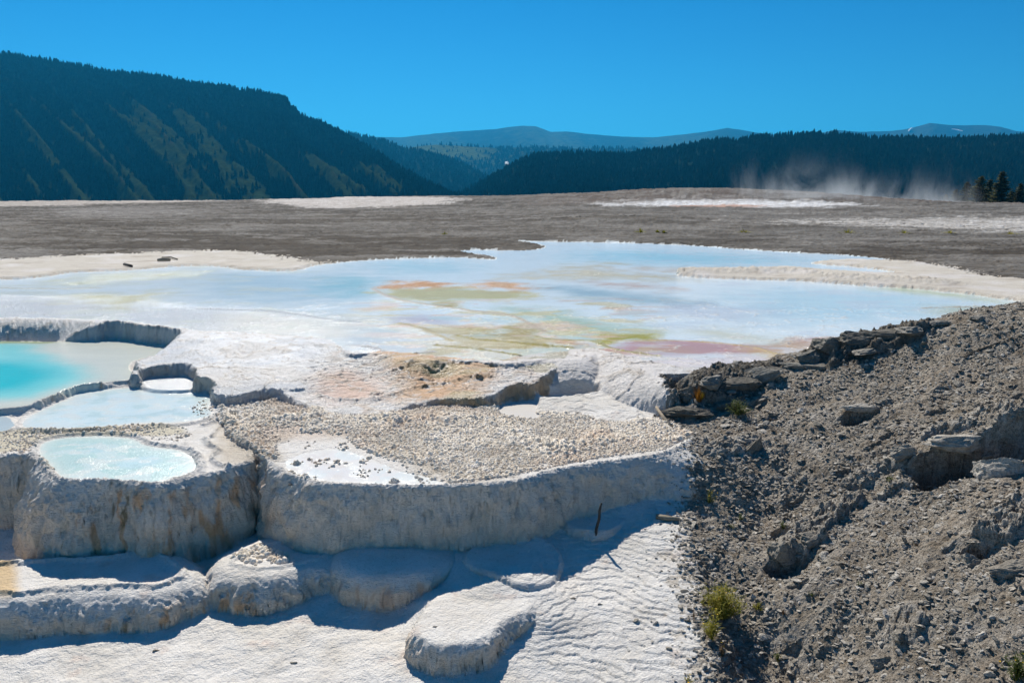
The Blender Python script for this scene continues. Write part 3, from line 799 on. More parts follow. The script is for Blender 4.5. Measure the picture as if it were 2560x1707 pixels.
# shelf: orange and brown running water over small steps
sh = (CLS == 8).astype(np.float32)
paint(sh, C(.80, .77, .73, .85), 0.9)
blob(crop2([(380, 740), (620, 745), (950, 800), (1100, 850), (1380, 860), (1250, 900), (900, 980), (600, 1000), (450, 900), (380, 840)]), -0.25, C(.62, .34, .15, .6), 0.5, 0.6, 1.0, sh)
blob(crop2([(0, 880), (380, 880), (450, 960), (300, 1010), (0, 1020), (-120, 950)]), -0.35, C(.66, .44, .33, .6), 0.4, 0.4, 1.0, sh)
paint(sh * sst(0.2, 0.5, fbm2(Xg, Yg * 2.2, 1.6, 4, seed=67)) * sst(700, 850, pxg), C(.46, .29, .15, .6), 0.55)
lw = np.exp(-(fbm2(Xg * 0.5, Yg, 1.4, 4, g=0.6, seed=68) / 0.035) ** 2)
paint(sh * lw * sst(650, 800, pxg), C(.84, .80, .74, 1), 0.7)
paint(sh * sst(0.12, 0.3, fbm2(Xg * 0.6, Yg, 0.9, 4, seed=69)) * sst(900, 1100, pxg), C(.52, .42, .14, .9), 0.5)
blob([(480, 840), (780, 846), (830, 880), (760, 905), (600, 905), (430, 890)], -0.12, C(.86, .86, .85, .55), 0.9, 0.4, 0.95, sh)  # whitened slope: brightness of the sun glints is put into its colour
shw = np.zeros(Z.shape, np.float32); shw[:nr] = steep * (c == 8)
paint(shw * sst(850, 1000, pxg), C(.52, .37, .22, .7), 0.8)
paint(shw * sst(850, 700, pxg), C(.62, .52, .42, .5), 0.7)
ub = (CLS == 9).astype(np.float32)
paint(ub, C(.80, .76, .71, .85), 0.9)
k = sst(900, 1250, pxg) * sst(1750, 1600, pxg) * ub
paint(k, C(.74, .69, .64, .45), 0.8)
# pools
def cp(cid, col_): 
    m = (CLS == cid)
    colr[m] = col_
MILK = C(.74, .81, .82, .16)
cp(20, MILK)
for cid, cc in ((22, C(.63, .75, .76, .08)), (23, C(.50, .68, .65, .2)), (24, C(.66, .68, .68, .3)), (25, C(.80, .76, .72, .05)), (26, C(.76, .69, .57, .2)), (27, C(.77, .72, .65, .2)), (28, C(.50, .58, .60, .2))):
    cp(cid, cc)
blob([(220, 1110), (260, 1105), (280, 1130), (230, 1135)], -0.6, C(.56, .72, .74, .1), 0.12, 0.1, 0.7, (CLS == 23))
blob([(270, 1160), (370, 1135), (420, 1150), (380, 1165), (320, 1175)], -0.6, C(.60, .77, .79, .12), 0.12, 0.1, 0.8, (CLS == 23))
TQm = (CLS == 21).astype(np.float32)
pfa = fbm2(Xg, Yg, 1.6, 4, g=0.55, seed=111); pfb = fbm2(Xg * 0.7, Yg, 3.2, 3, g=0.55, seed=112)
for cid_ in (22, 23, 25, 26):
    mk = (CLS == cid_).astype(np.float32); ed = np.exp(-np.clip(-SDP[cid_], 0, 9) / 0.12)
    paint(mk * sst(0.05, 0.2, pfa), C(.70, .78, .77, .15), 0.55)
    paint(mk * sst(0.08, 0.25, -pfa), C(.44, .62, .62, .25) if cid_ < 25 else C(.70, .63, .55, .1), 0.4)
    paint(mk * sst(0.12, 0.25, pfb), C(.76, .77, .72, .3), 0.45)
    paint(mk * ed, C(.78, .76, .69, .2), 0.7)
paint(TQm, C(.66, .68, .60, .15))
blob([(-500, 850), (0, 850), (80, 858), (95, 880), (160, 905), (225, 928), (225, 945), (170, 962), (120, 980), (50, 1000), (-500, 1015)], -0.45, C(.24, .64, .63, .08), 0.4, 0.15, 1, TQm)
blob([(-500, 900), (0, 905), (60, 905), (120, 922), (140, 938), (90, 960), (20, 980), (-500, 995)], -0.45, C(.04, .50, .54, .04), 0.5, 0.1, 1, TQm)
paint(TQm * np.exp(-np.clip(-SDP[21], 0, 9) / 0.15), C(.66, .66, .55, .3), 0.6)
blob([(-500, 842), (0, 842), (140, 848), (150, 856), (60, 860), (-500, 858)], -0.45, C(.38, .42, .20, .2), 0.08, 0.1, 0.8, TQm)
# mats and shoals of the upper pool
def ub_(pts, col_, soft=0.25, nz_=0.3, amt=1.0): blob(pts, 0.0, col_, soft * 1.6 + 0.06, nz_ * 1.6, amt, W20)
ub_([(-600, 760), (0, 740), (200, 745), (420, 770), (600, 770), (760, 800), (820, 850), (500, 850), (240, 805), (-600, 800)], C(.66, .70, .72, .75), 0.5, 0.4, 0.9)
ub_([(560, 780), (760, 790), (1000, 790), (900, 840), (700, 840), (520, 830)], C(.64, .62, .52, .3), 0.6, 0.4, 0.8)
ub_([(500, 680), (800, 680), (930, 720), (760, 760), (500, 740)], C(.46, .62, .70, .12), 0.8, 0.5, 0.8)
ub_([(850, 690), (930, 700), (930, 735), (870, 740), (820, 715)], C(.28, .58, .64, .25), 0.6, 0.4, 0.8)
ub_([(1850, 720), (2200, 725), (2400, 745), (2350, 790), (2050, 810), (1800, 790)], C(.48, .66, .72, .06), 0.8, 0.5, 0.8)
ub_([(1500, 625), (1900, 640), (2000, 655), (1700, 665), (1450, 650)], C(.34, .62, .70, .05), 0.9, 0.5, 0.8)
ub_([(930, 655), (1150, 655), (1160, 680), (960, 685)], C(.40, .62, .66, .05), 0.6, 0.5, 0.6)
ub_(crop2([(1200, 430), (1500, 470), (2000, 550), (2100, 600), (1800, 640), (1500, 640), (1400, 580), (1250, 480)]), C(.40, .52, .36, .25), 0.5, 0.4, 0.9)
ub_(crop2([(1400, 315), (1600, 298), (2000, 345), (2500, 400), (2500, 440), (1900, 410), (1600, 350)]), C(.34, .48, .54, .3), 0.4, 0.3, 0.85)
ub_(crop2([(170, 630), (280, 605), (560, 605), (760, 640), (850, 660), (740, 720), (600, 745), (400, 730), (340, 705), (200, 690)]), C(.44, .54, .62, .25), 0.12, 0.15, 0.9)
ub_(crop2([(370, 325), (600, 310), (900, 300), (1100, 325), (1350, 335), (1440, 370), (1300, 390), (1100, 385), (900, 390), (950, 440), (850, 440), (740, 420), (600, 400), (480, 390)]), C(.54, .50, .22, .85), 0.2, 0.4, 0.95)
ub_(crop2([(350, 320), (480, 268), (700, 272), (880, 285), (760, 312), (600, 318), (480, 312)]), C(.68, .30, .05, .7), 0.2, 0.35, 0.98)
ub_(crop2([(1000, 310), (1100, 272), (1250, 275), (1370, 310), (1300, 332), (1100, 322)]), C(.68, .31, .05, .7), 0.25, 0.4, 0.9)
ub_(crop2([(740, 412), (850, 418), (960, 440), (900, 450), (760, 436)]), C(.50, .36, .06, .95), 0.12, 0.2, 0.9)
ub_(crop2([(1250, 250), (1500, 205), (1850, 150), (1920, 152), (1700, 190), (2352, 236), (2352, 262), (1900, 255), (1500, 245)]), C(.62, .54, .34, .7), 0.5, 0.6, 0.85)
ub_(crop2([(1900, 180), (2352, 188), (2700, 190), (2700, 205), (2100, 200)]), C(.64, .50, .36, .6), 0.5, 0.5, 0.7)
ub_(crop2([(1750, 272), (1900, 280), (2150, 290), (2300, 328), (2000, 312)]), C(.62, .44, .34, .6), 0.4, 0.4, 0.8)
ub_(crop2([(520, 545), (700, 560), (850, 570), (1000, 560), (1180, 565), (1300, 545), (1450, 600), (1400, 640), (1650, 690), (1650, 715), (1450, 720), (1300, 760), (1200, 782), (950, 782), (880, 762), (700, 762), (620, 762), (760, 690), (860, 660), (800, 620), (640, 600)]), C(.44, .33, .05, .9), 0.2, 0.3, 1.0)
ub_(crop2([(950, 610), (1080, 600), (1200, 630), (1100, 650), (980, 645)]), C(.42, .56, .46, .9), 0.1, 0.2, 0.8)
ub_(crop2([(850, 560), (1150, 562), (1150, 585), (950, 590)]), C(.54, .44, .10, .95), 0.2, 0.2, 0.8)
ub_(crop2([(1140, 660), (1500, 680), (1660, 700), (1600, 716), (1250, 690)]), C(.40, .32, .05, 1.0), 0.1, 0.2, 0.85)
ub_(crop2([(880, 690), (1050, 705), (1300, 745), (1280, 758), (1000, 720)]), C(.38, .30, .06, 1.0), 0.08, 0.15, 0.85)
ub_(crop2([(1480, 645), (1700, 668), (1850, 690), (1900, 712), (2250, 762), (1800, 775), (1650, 748), (1660, 715)]), C(.56, .33, .16, .4), 0.25, 0.3, 0.95)
ub_([(1508, 868), (1546, 851), (1660, 848), (1775, 855), (1874, 863), (1958, 863), (1974, 845), (2066, 841), (2090, 853), (2004, 868), (1928, 876), (1851, 881), (1737, 891), (1660, 891), (1560, 884)], C(.50, .28, .25, .15), 0.12, 0.25, 0.97)
ub_([(1880, 872), (1990, 848), (2110, 842), (2110, 900), (1960, 905), (1900, 885)], C(.58, .38, .20, .3), 0.3, 0.3, 0.7)
ub_(crop2([(1780, 640), (1870, 612), (2050, 600), (2180, 620), (2230, 650), (2000, 657), (1850, 690)]), C(.48, .43, .03, .95), 0.12, 0.25, 0.95)
ub_(crop2([(520, 540), (580, 490), (750, 490), (900, 520), (860, 555), (700, 555)]), C(.52, .46, .52, .3), 0.25, 0.3, 0.8)
ub_([(170, 700), (260, 685), (370, 682), (480, 678), (500, 688), (345, 698), (230, 714), (130, 712)], C(.46, .48, .24, .7), 0.5, 0.5, 0.75)
ub_([(165, 738), (240, 730), (345, 742), (398, 722), (345, 765), (290, 772), (240, 765)], C(.50, .48, .24, .55), 0.35, 0.4, 0.85)
ub_(crop3([(60, 570), (400, 585), (650, 625), (800, 670), (600, 675), (300, 625)]), C(.60, .56, .36, .15), 0.5, 0.4, 0.7)
ub_(crop3([(-100, 430), (300, 440), (650, 470), (400, 512), (150, 490)]), C(.54, .50, .54, .1), 0.8, 0.6, 0.7)
ub_([(1400, 895), (1560, 885), (1700, 893), (1880, 885), (1960, 900), (1850, 920), (1740, 928), (1560, 915)], C(.72, .66, .66, .5), 0.1, 0.2, 0.95)
ub_([(1890, 880), (1960, 884), (2010, 895), (1980, 910), (1930, 900)], C(.62, .40, .12, .9), 0.1, 0.2, 0.9)
ub_([(1690, 922), (1760, 918), (1770, 940), (1680, 940)], C(.70, .66, .50, .1), 0.1, 0.1, 0.9)
ub_(crop3([(1350, 315), (1700, 325), (2050, 375), (2250, 415), (2000, 385), (1650, 345)]), C(.50, .54, .24, .6), 0.4, 0.2, 0.85)
ub_(crop3([(1700, 440), (2050, 430), (2352, 440), (2352, 520), (1800, 500)]), C(.52, .56, .42, .4), 0.3, 0.2, 0.8)
cen = W20 * sst(800, 1000, pxg) * sst(1800, 1500, pxg) * sst(26.5, 24, Yg)
fb = fbm2(Xg * 0.55, Yg, 0.55, 5, g=0.6, seed=92); fb2 = fbm2(Xg * 0.5, Yg, 0.8, 5, g=0.6, seed=93)
paint(cen * sst(0.10, 0.28, fb), C(.60, .50, .22, .7), 0.7)
paint(cen * sst(0.14, 0.30, fb2), C(.70, .47, .34, .5), 0.65)
paint(cen * sst(0.16, 0.34, -fb), C(.50, .64, .62, .15), 0.55)
lef = W20 * sst(900, 700, pxg)
paint(lef * sst(0.12, 0.3, fb2), C(.62, .66, .56, .4), 0.5)
paint(W20 * sst(0.15, 0.35, -fb2) * sst(1500, 1700, pxg), C(.62, .66, .70, .1), 0.5)
# thin bright rims of the mats and low dams
def rimline(L, col_, w=0.10, h=0.02, amt=0.9):
    P = smooth_poly(wpoly(L, 0.0), closed=False, n=2)
    kD = P[:, 1].mean() / 16.0
    s = sdf(P, Xg, Yg, closed=False, pad=1.0) + 0.05 * kD * n2
    m = np.exp(-(s / (w * kD)) ** 2) * W20
    paint(m, col_, amt)
    ZP[:] += h * m * (0.8 + 0.8 * n3)
for sd_, fq, wd_, am_ in ((101, 0.32, 0.016, 0.75), (102, 0.55, 0.022, 0.55), (103, 0.9, 0.03, 0.4)):
    fl = fbm2(Xg * 0.6, Yg, fq, 4, g=0.6, seed=sd_)
    ml = np.exp(-(fl / wd_) ** 2) * W20 * sst(0.0, 0.2, fbm2(Xg, Yg, 0.3, 2, seed=sd_ + 9) + 0.12) * sst(27, 22, Yg)
    yel = sst(850, 1000, pxg) * sst(1800, 1500, pxg)
    paint(ml * (1 - yel), C(.82, .80, .74, 1.0), am_); paint(ml * yel, C(.74, .62, .36, 1.0), am_)
    ZP += 0.014 * ml * (1 + n3)
paint(W20 * sst(22.5, 17.5, Yg + 1.5 * n1) * sst(1500, 1100, pxg), C(.78, .75, .68, .3), 0.45)
rimline(crop2([(350, 320), (400, 350), (500, 390), (600, 408), (740, 428), (900, 450), (1000, 465), (1180, 480), (1300, 510), (1400, 570), (1470, 600)]), C(.66, .52, .36, 1), 0.07)
rimline(crop2([(520, 545), (640, 565), (700, 590), (860, 660)]), C(.62, .50, .26, 1), 0.07)
rimline(crop2([(1400, 630), (1500, 650), (1600, 655), (1780, 655), (1850, 690), (1900, 710), (2100, 745), (2200, 757)]), C(.46, .40, .12, 1), 0.06)
rimline(crop2([(900, 625), (1000, 650), (1200, 665), (1450, 690), (1650, 705)]), C(.42, .34, .06, 1), 0.06, 0.03)
rimline(crop2([(760, 690), (900, 700), (1050, 715), (1300, 755)]), C(.36, .30, .06, 1), 0.05, 0.03)
rimline([(0, 720), (80, 722), (180, 722), (250, 720)], C(.5, .45, .3, 1), 0.06)
rimline(crop2([(200, 690), (340, 700), (430, 735), (600, 745), (740, 730)]), C(.66, .62, .58, 1), 0.07, 0.03)
rimline([(500, 772), (700, 778), (820, 800), (900, 806)], C(.72, .72, .7, 1), 0.10)
rimline(crop3([(1690, 445), (1850, 440), (2060, 436)]), C(.5, .36, .2, .6), 0.05)
rimline(crop3([(-420, 655), (-200, 660), (0, 655), (200, 660), (560, 692), (700, 735), (880, 790)]), C(.62, .46, .2, 1), 0.05)
# far plateau
pb = ((CLS == 10)).astype(np.float32)
pn = fbm2(Xg * 0.45, Yg, 0.09, 5, seed=71); pn2 = fbm2(Xg * 0.5, Yg * 1.2, 0.45, 5, g=0.65, seed=72); pn3 = fbm2(Xg * 0.7, Yg, 1.6, 4, g=0.7, seed=73)
paint(pb, C(.125, .112, .095, 0))
paint(pb * sst(0.0, 0.22, pn2), C(.075, .062, .048, 0), 0.85)
paint(pb * sst(0.08, 0.35, -pn2 + 0.5 * pn3), C(.24, .23, .21, 0), 0.8)
paint(pb * sst(0.05, 0.25, fbm2(Xg * 0.25, Yg, 0.22, 4, seed=74)), C(.10, .075, .045, 0), 0.6)
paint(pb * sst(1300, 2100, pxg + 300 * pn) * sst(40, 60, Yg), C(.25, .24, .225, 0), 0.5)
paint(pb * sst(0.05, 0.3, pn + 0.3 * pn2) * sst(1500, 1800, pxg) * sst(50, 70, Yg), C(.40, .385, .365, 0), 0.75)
paint(pb * sst(36, 24, Yg + 4 * n1) , C(.085, .075, .06, 0), 0.55)
paint(pb * sst(0.08, 0.3, pn3) * sst(90, 50, Yg), C(.055, .048, .038, 0), 0.7)
def far_blob(L, D, col_, amt=0.9, soft=3.0, nz_=4.0):
    amt *= 0.85; soft *= 1.8; nz_ *= 2.2
    P = np.array([at_d(a, b, D_)[:2] for (a, b), D_ in zip(L, D)], float)
    P = smooth_poly(P, n=1)
    s = sdf(P, Xg, Yg, pad=14, far=60.0) + nz_ * (pn2 + 0.5 * pn3)
    paint(sst(soft, -soft, s) * pb, col_, amt)
pq = fbm2(Xg * 0.4, Yg, 0.055, 5, g=0.62, seed=96); pr = fbm2(Xg * 0.4, Yg, 0.2, 4, g=0.6, seed=97)
paint(pb * sst(0.03, 0.16, pq), C(.085, .070, .052, 0), 0.7)
paint(pb * sst(0.05, 0.2, -pq), C(.21, .20, .185, 0), 0.7)
paint(pb * sst(0.08, 0.24, pr), C(.27, .26, .245, 0), 0.65)
paint(pb * sst(0.10, 0.24, -pr), C(.07, .058, .045, 0), 0.65)
cb = np.sin((ZP + 0.22 * pr + 0.05 * n1) * 26.0)
paint(pb * sst(0.45, 0.9, cb) * sst(30, 60, Yg), C(.06, .052, .042, 0), 0.45)
paint(pb * sst(0.5, 0.9, -cb) * sst(30, 60, Yg), C(.30, .29, .27, 0), 0.35)
paint(pb * np.exp(-np.clip(SDP[20], 0, 99) / 1.2) * sst(-0.3, 0.2, pr), C(.30, .285, .26, .1), 0.6)
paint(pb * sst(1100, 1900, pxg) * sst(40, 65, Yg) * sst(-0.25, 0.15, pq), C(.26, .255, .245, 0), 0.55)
dd = lambda py, z=0.0: [float(1991 * (3.5 - z) / (p - 470)) for p in py]
L_ = [(-200, 498), (60, 503), (300, 499), (600, 500), (640, 505), (400, 506), (100, 511), (-200, 515)]
far_blob(L_, [260, 235, 250, 250, 215, 190, 160, 150], C(.50, .46, .42, 0), 0.85, 4, 6)
far_blob([(680, 500), (880, 496), (1100, 505), (1190, 517), (900, 524), (760, 521), (640, 508)], [250, 250, 215, 155, 130, 135, 190], C(.56, .53, .50, 0), 0.9, 2, 3)
far_blob([(300, 515), (580, 526), (400, 545), (180, 545), (60, 530)], dd([515, 526, 545, 545, 530], -.1), C(.36, .35, .34, 0), 0.6, 3, 5)
far_blob([(-200, 560), (100, 560), (160, 600), (0, 640), (-200, 640)], dd([560, 560, 600, 640, 640], -.1), C(.32, .31, .29, 0), 0.6, 3, 5)
far_blob([(1950, 548), (2560, 545), (2800, 560), (2700, 590), (2000, 570)], [78, 88, 80, 62, 72], C(.52, .51, .49, 0), 0.8, 3, 5)
far_blob([(1500, 498), (1900, 502), (2150, 505), (2150, 512), (1800, 508), (1450, 504)], [140, 130, 122, 112, 112, 128], C(.66, .68, .70, .3), 0.95, 1.5, 2)
far_blob([(1680, 506), (1900, 508), (1900, 511), (1700, 510)], [120, 118, 112, 114], C(.48, .24, .14, 0), 0.8, 0.8, 1.5)
far_blob([(1950, 488), (2300, 492), (2300, 496), (2000, 493)], [150, 150, 144, 144], C(.46, .22, .13, 0), 0.8, 1.5, 1.5)
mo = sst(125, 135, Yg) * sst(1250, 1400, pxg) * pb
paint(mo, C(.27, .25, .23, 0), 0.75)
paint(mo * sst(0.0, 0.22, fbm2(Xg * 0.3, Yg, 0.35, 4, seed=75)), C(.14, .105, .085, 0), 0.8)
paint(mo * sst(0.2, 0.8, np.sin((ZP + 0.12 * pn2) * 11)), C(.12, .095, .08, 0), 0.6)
# shores
shm = (CLS == 12).astype(np.float32)
paint(shm, C(.60, .55, .47, .02))
paint(shm * sst(0.2, 0.6, fbm2(Xg * 0.5, Yg * 1.3, 1.1, 4, seed=76)), C(.40, .33, .26, .0), 0.6)
paint(shm * sst(0.0, 0.5, fbm2(Xg, Yg, 0.5, 4, seed=77)), C(.68, .64, .60, .1), 0.7)
lm_ = sst(.24, .42, colr[..., 1])[..., None]
dk_ = np.where((CLS == 10)[..., None], lerp(np.array([.66, .655, .64, 1], np.float32), np.float32(1.0), lm_), np.float32(1.0))
colr *= dk_
# scree
sl = (CLS == 11).astype(np.float32)
paint(sl, C(.33, .295, .245, 0))
paint(sl * sst(0.0, 0.6, n1), C(.345, .30, .245, 0), 0.7)
paint(sl * sst(0.1, 0.6, fbm2(Xg, Yg, 2.0, 4, seed=78)), C(.42, .40, .365, 0), 0.6)
paint(sl * sst(0.1, 0.5, fbm2(Xg, Yg, 1.3, 4, seed=79)), C(.20, .175, .145, 0), 0.6)
om = np.zeros(Z.shape, np.float32); om[ssel] = np.maximum(OUTM[0], OUTM[1]); omA = np.zeros(Z.shape, np.float32); omA[ssel] = np.max(OUTM, axis=0)
paint(sl * np.clip(omA - om, 0, 1), C(.44, .415, .37, 0), 0.65)
paint(sl * om, C(.19, .178, .155, 0), 0.85)
fo = np.full(Z.shape, 9, np.float32); fo[ssel] = fsd
paint(lowg * sst(0.30, 0.0, fo + 0.35 * n2 + 0.2 * n3) , C(.50, .44, .36, 0), 0.75)
fl_ = ((CLS == 8) | (CLS == 9)).astype(np.float32) * sst(880, 700, pxg)
for sd_, fq in ((131, 0.5), (132, 0.9)):
    fl2 = fbm2(Xg * 0.55, Yg, fq, 4, g=0.6, seed=sd_)
    ln_ = np.exp(-(fl2 / 0.02) ** 2) * ((CLS == 8) | (CLS == 9)) * (Yg < 24)
    paint(ln_, C(.56, .47, .37, .5), 0.6); ZP += 0.02 * ln_
paint(fl_ * sst(0.08, 0.26, fbm2(Xg * 0.6, Yg, 0.9, 4, g=0.6, seed=121)), C(.70, .64, .56, .6), 0.5)
paint(fl_ * sst(0.10, 0.26, -fbm2(Xg * 0.6, Yg, 0.9, 4, g=0.6, seed=121)) * (CLS == 8), C(.64, .68, .72, .8), 0.45)
colr = np.clip(colr, 0, 1)

# ------------------------------------------------------------------ cut the grid into its regions
META = {
 'travertine_ground': ('pale travertine floor with tiny cracked ledges below the terraces', None, 'structure'),
 'left_terrace': ('left travertine terrace with orange-stained wall under the ice blue pool', None, 'structure'),
 'right_terrace': ('right travertine terrace topped by the field of crusty nodules', None, 'structure'),
 'basin_ridge': ('low rounded ridge closing the shaded basin at the lower left', 'ridge', None),
 'travertine_ledge': ('bulging ledge between the lower left ridge and the drum-shaped mound', 'ledge', None),
 'drum_mound': ('drum-shaped mound swelling out of the terrace wall, rusty at its foot', 'mound', None),
 'front_mound': ('flat-topped white mound at the bottom centre, nearest to the camera', 'mound', None),
 'low_lobe': ('thin lobes of travertine in the shadow at the foot of the right wall', 'ledge', None),
 'stepped_shelf': ('wet shelf with orange runnels stepping down from the upper pool', None, 'structure'),
 'upper_bench': ('rounded white cascade and wall along the near edge of the upper pool', None, 'structure'),
 'plateau': ('grey brown travertine plateau stretching behind the pools', None, 'structure'),
 'pale_shore': ('cream crust along the shores of the upper pool', None, 'structure'),
 'rubble_slope': ('grey slope of crushed travertine on the right', None, 'structure'),
 'upper_pool': ('wide milky blue pool with yellow, orange and purple mats', None, 'structure'),
 'turquoise_pool': ('deep turquoise pool at the left edge', None, 'structure'),
 'pale_blue_pool': ('pale blue pool between the turquoise pool and the ice blue pool', None, 'structure'),
 'ice_blue_pool': ('ice blue pool brimming on the left terrace', None, 'structure'),
 'small_white_pool': ('small white pool under the grey stepped rim', None, 'structure'),
 'milky_terrace_pool': ('milky water sheet at the front rim of the right terrace', None, 'structure'),
 'cream_pool': ('cream puddle under the rounded cascade', None, 'structure'),
 'shallow_puddle': ('shallow pale puddle inside the nodule field', None, 'structure'),
 'edge_pool': ('small bluish pool at the far left edge', None, 'structure'),
}
REN = {'left_terrace': 'travertine_terrace', 'right_terrace': 'travertine_terrace', 'drum_mound': 'travertine_mound', 'front_mound': 'travertine_mound', 'low_lobe': 'travertine_ledge', 'basin_ridge': 'travertine_ridge',
       'upper_bench': 'travertine_cascade', 'stepped_shelf': 'travertine_shelf'}
VALL = np.stack([XP, YP, ZP], -1).reshape(-1, 3)
CALL = colr.reshape(-1, 4)
idx = np.arange(NR * NC).reshape(NR, NC)
Qd = np.stack([idx[:-1, :-1], idx[:-1, 1:], idx[1:, 1:], idx[1:, :-1]], -1).reshape(-1, 4)
# a face goes to the commonest region of its corners
fc = CLS.reshape(-1)[Qd]
fcl = np.where((fc[:, 0] == fc[:, 1]) | (fc[:, 0] == fc[:, 2]) | (fc[:, 0] == fc[:, 3]), fc[:, 0], fc[:, 1])
mn_ = fc.min(1)
fcl = np.where((mn_ < 20) & (fcl >= 20), mn_, fcl)
REG = {}
for cid in np.unique(fcl):
    nm = CN[int(cid)]
    q = Qd[fcl == cid]
    u, inv = np.unique(q, return_inverse=True)
    mat = M_WATER if cid >= 20 else (M_RUB if cid == 11 else (M_PLAT if cid == 10 else M_TRAV))
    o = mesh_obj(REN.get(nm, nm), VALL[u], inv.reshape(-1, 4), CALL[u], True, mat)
    lb, ct, kd = META[nm]
    tag(o, lb, ct, None, kd)
    REG[nm] = o
print('terrain', NR, NC, NR * NC, round(time.time() - T0, 1))

# the ground goes on under and behind the camera
yb = np.array([5.8, 5.2, 4.4, 3.4, 2, 0, -4, -10, -20, -40, -70.])
xs_ = np.concatenate([[-70, -40, -22, -14, -9], np.linspace(-6.96, 6.96, 60), [9, 14, 22, 40, 70]])
XB, YB = np.meshgrid(xs_, yb, indexing='ij')
ze, _c = sample(np.clip(XB, -6.9, 6.9), np.full(XB.shape, 5.8))
zB = lerp(ze - 0.004, -2.3 + 0 * ze, sst(5.8, 0.0, YB)) + 0.08 * fbm2(XB, YB, 0.5, 3, seed=95) * (YB < 5.7)
ii = np.arange(XB.size).reshape(XB.shape)
Q = np.stack([ii[:-1, :-1], ii[1:, :-1], ii[1:, 1:], ii[:-1, 1:]], -1).reshape(-1, 4)[:, ::-1]
cB = np.zeros(XB.shape + (4,), np.float32); cB[:] = WHITE
cB[XB > 1.6] = C(.31, .285, .245, 0)
tag(mesh_obj('travertine_ground', np.stack([XB, YB, zB], -1).reshape(-1, 3), Q, cB.reshape(-1, 4), True, M_TRAV), 'white travertine floor continuing below the viewpoint', None, None, 'structure')

# ------------------------------------------------------------------ valley floor and mountains
M_VAL = mat_col('valley_meadow', 0.95, 0.01)
M_HILL = mat_col('mountain_side', 0.95, 0.06, 5, 0.6, 1.3, 4.0, 0.8)
g = 60
ang = np.linspace(-1.3, 1.3, g + 1)
rad = np.array([172, 260, 400, 700, 1200, 2500, 6000, 8500, 11000.])
A_, R_ = np.meshgrid(ang, rad, indexing='ij')
V = np.stack([R_ * np.sin(A_), R_ * np.cos(A_), np.where(R_ < 200, -26, -70) + 0 * R_], -1).reshape(-1, 3)
ii = np.arange((g + 1) * len(rad)).reshape(g + 1, len(rad))
Q = np.stack([ii[:-1, :-1], ii[:-1, 1:], ii[1:, 1:], ii[1:, :-1]], -1).reshape(-1, 4)[:, ::-1]
cc = np.tile(np.array([.06, .08, .035, 1], np.float32), (len(V), 1))
tag(mesh_obj('valley_floor', V, Q, cc, True, M_VAL), 'wooded valley floor below the plateau', None, None, 'structure')

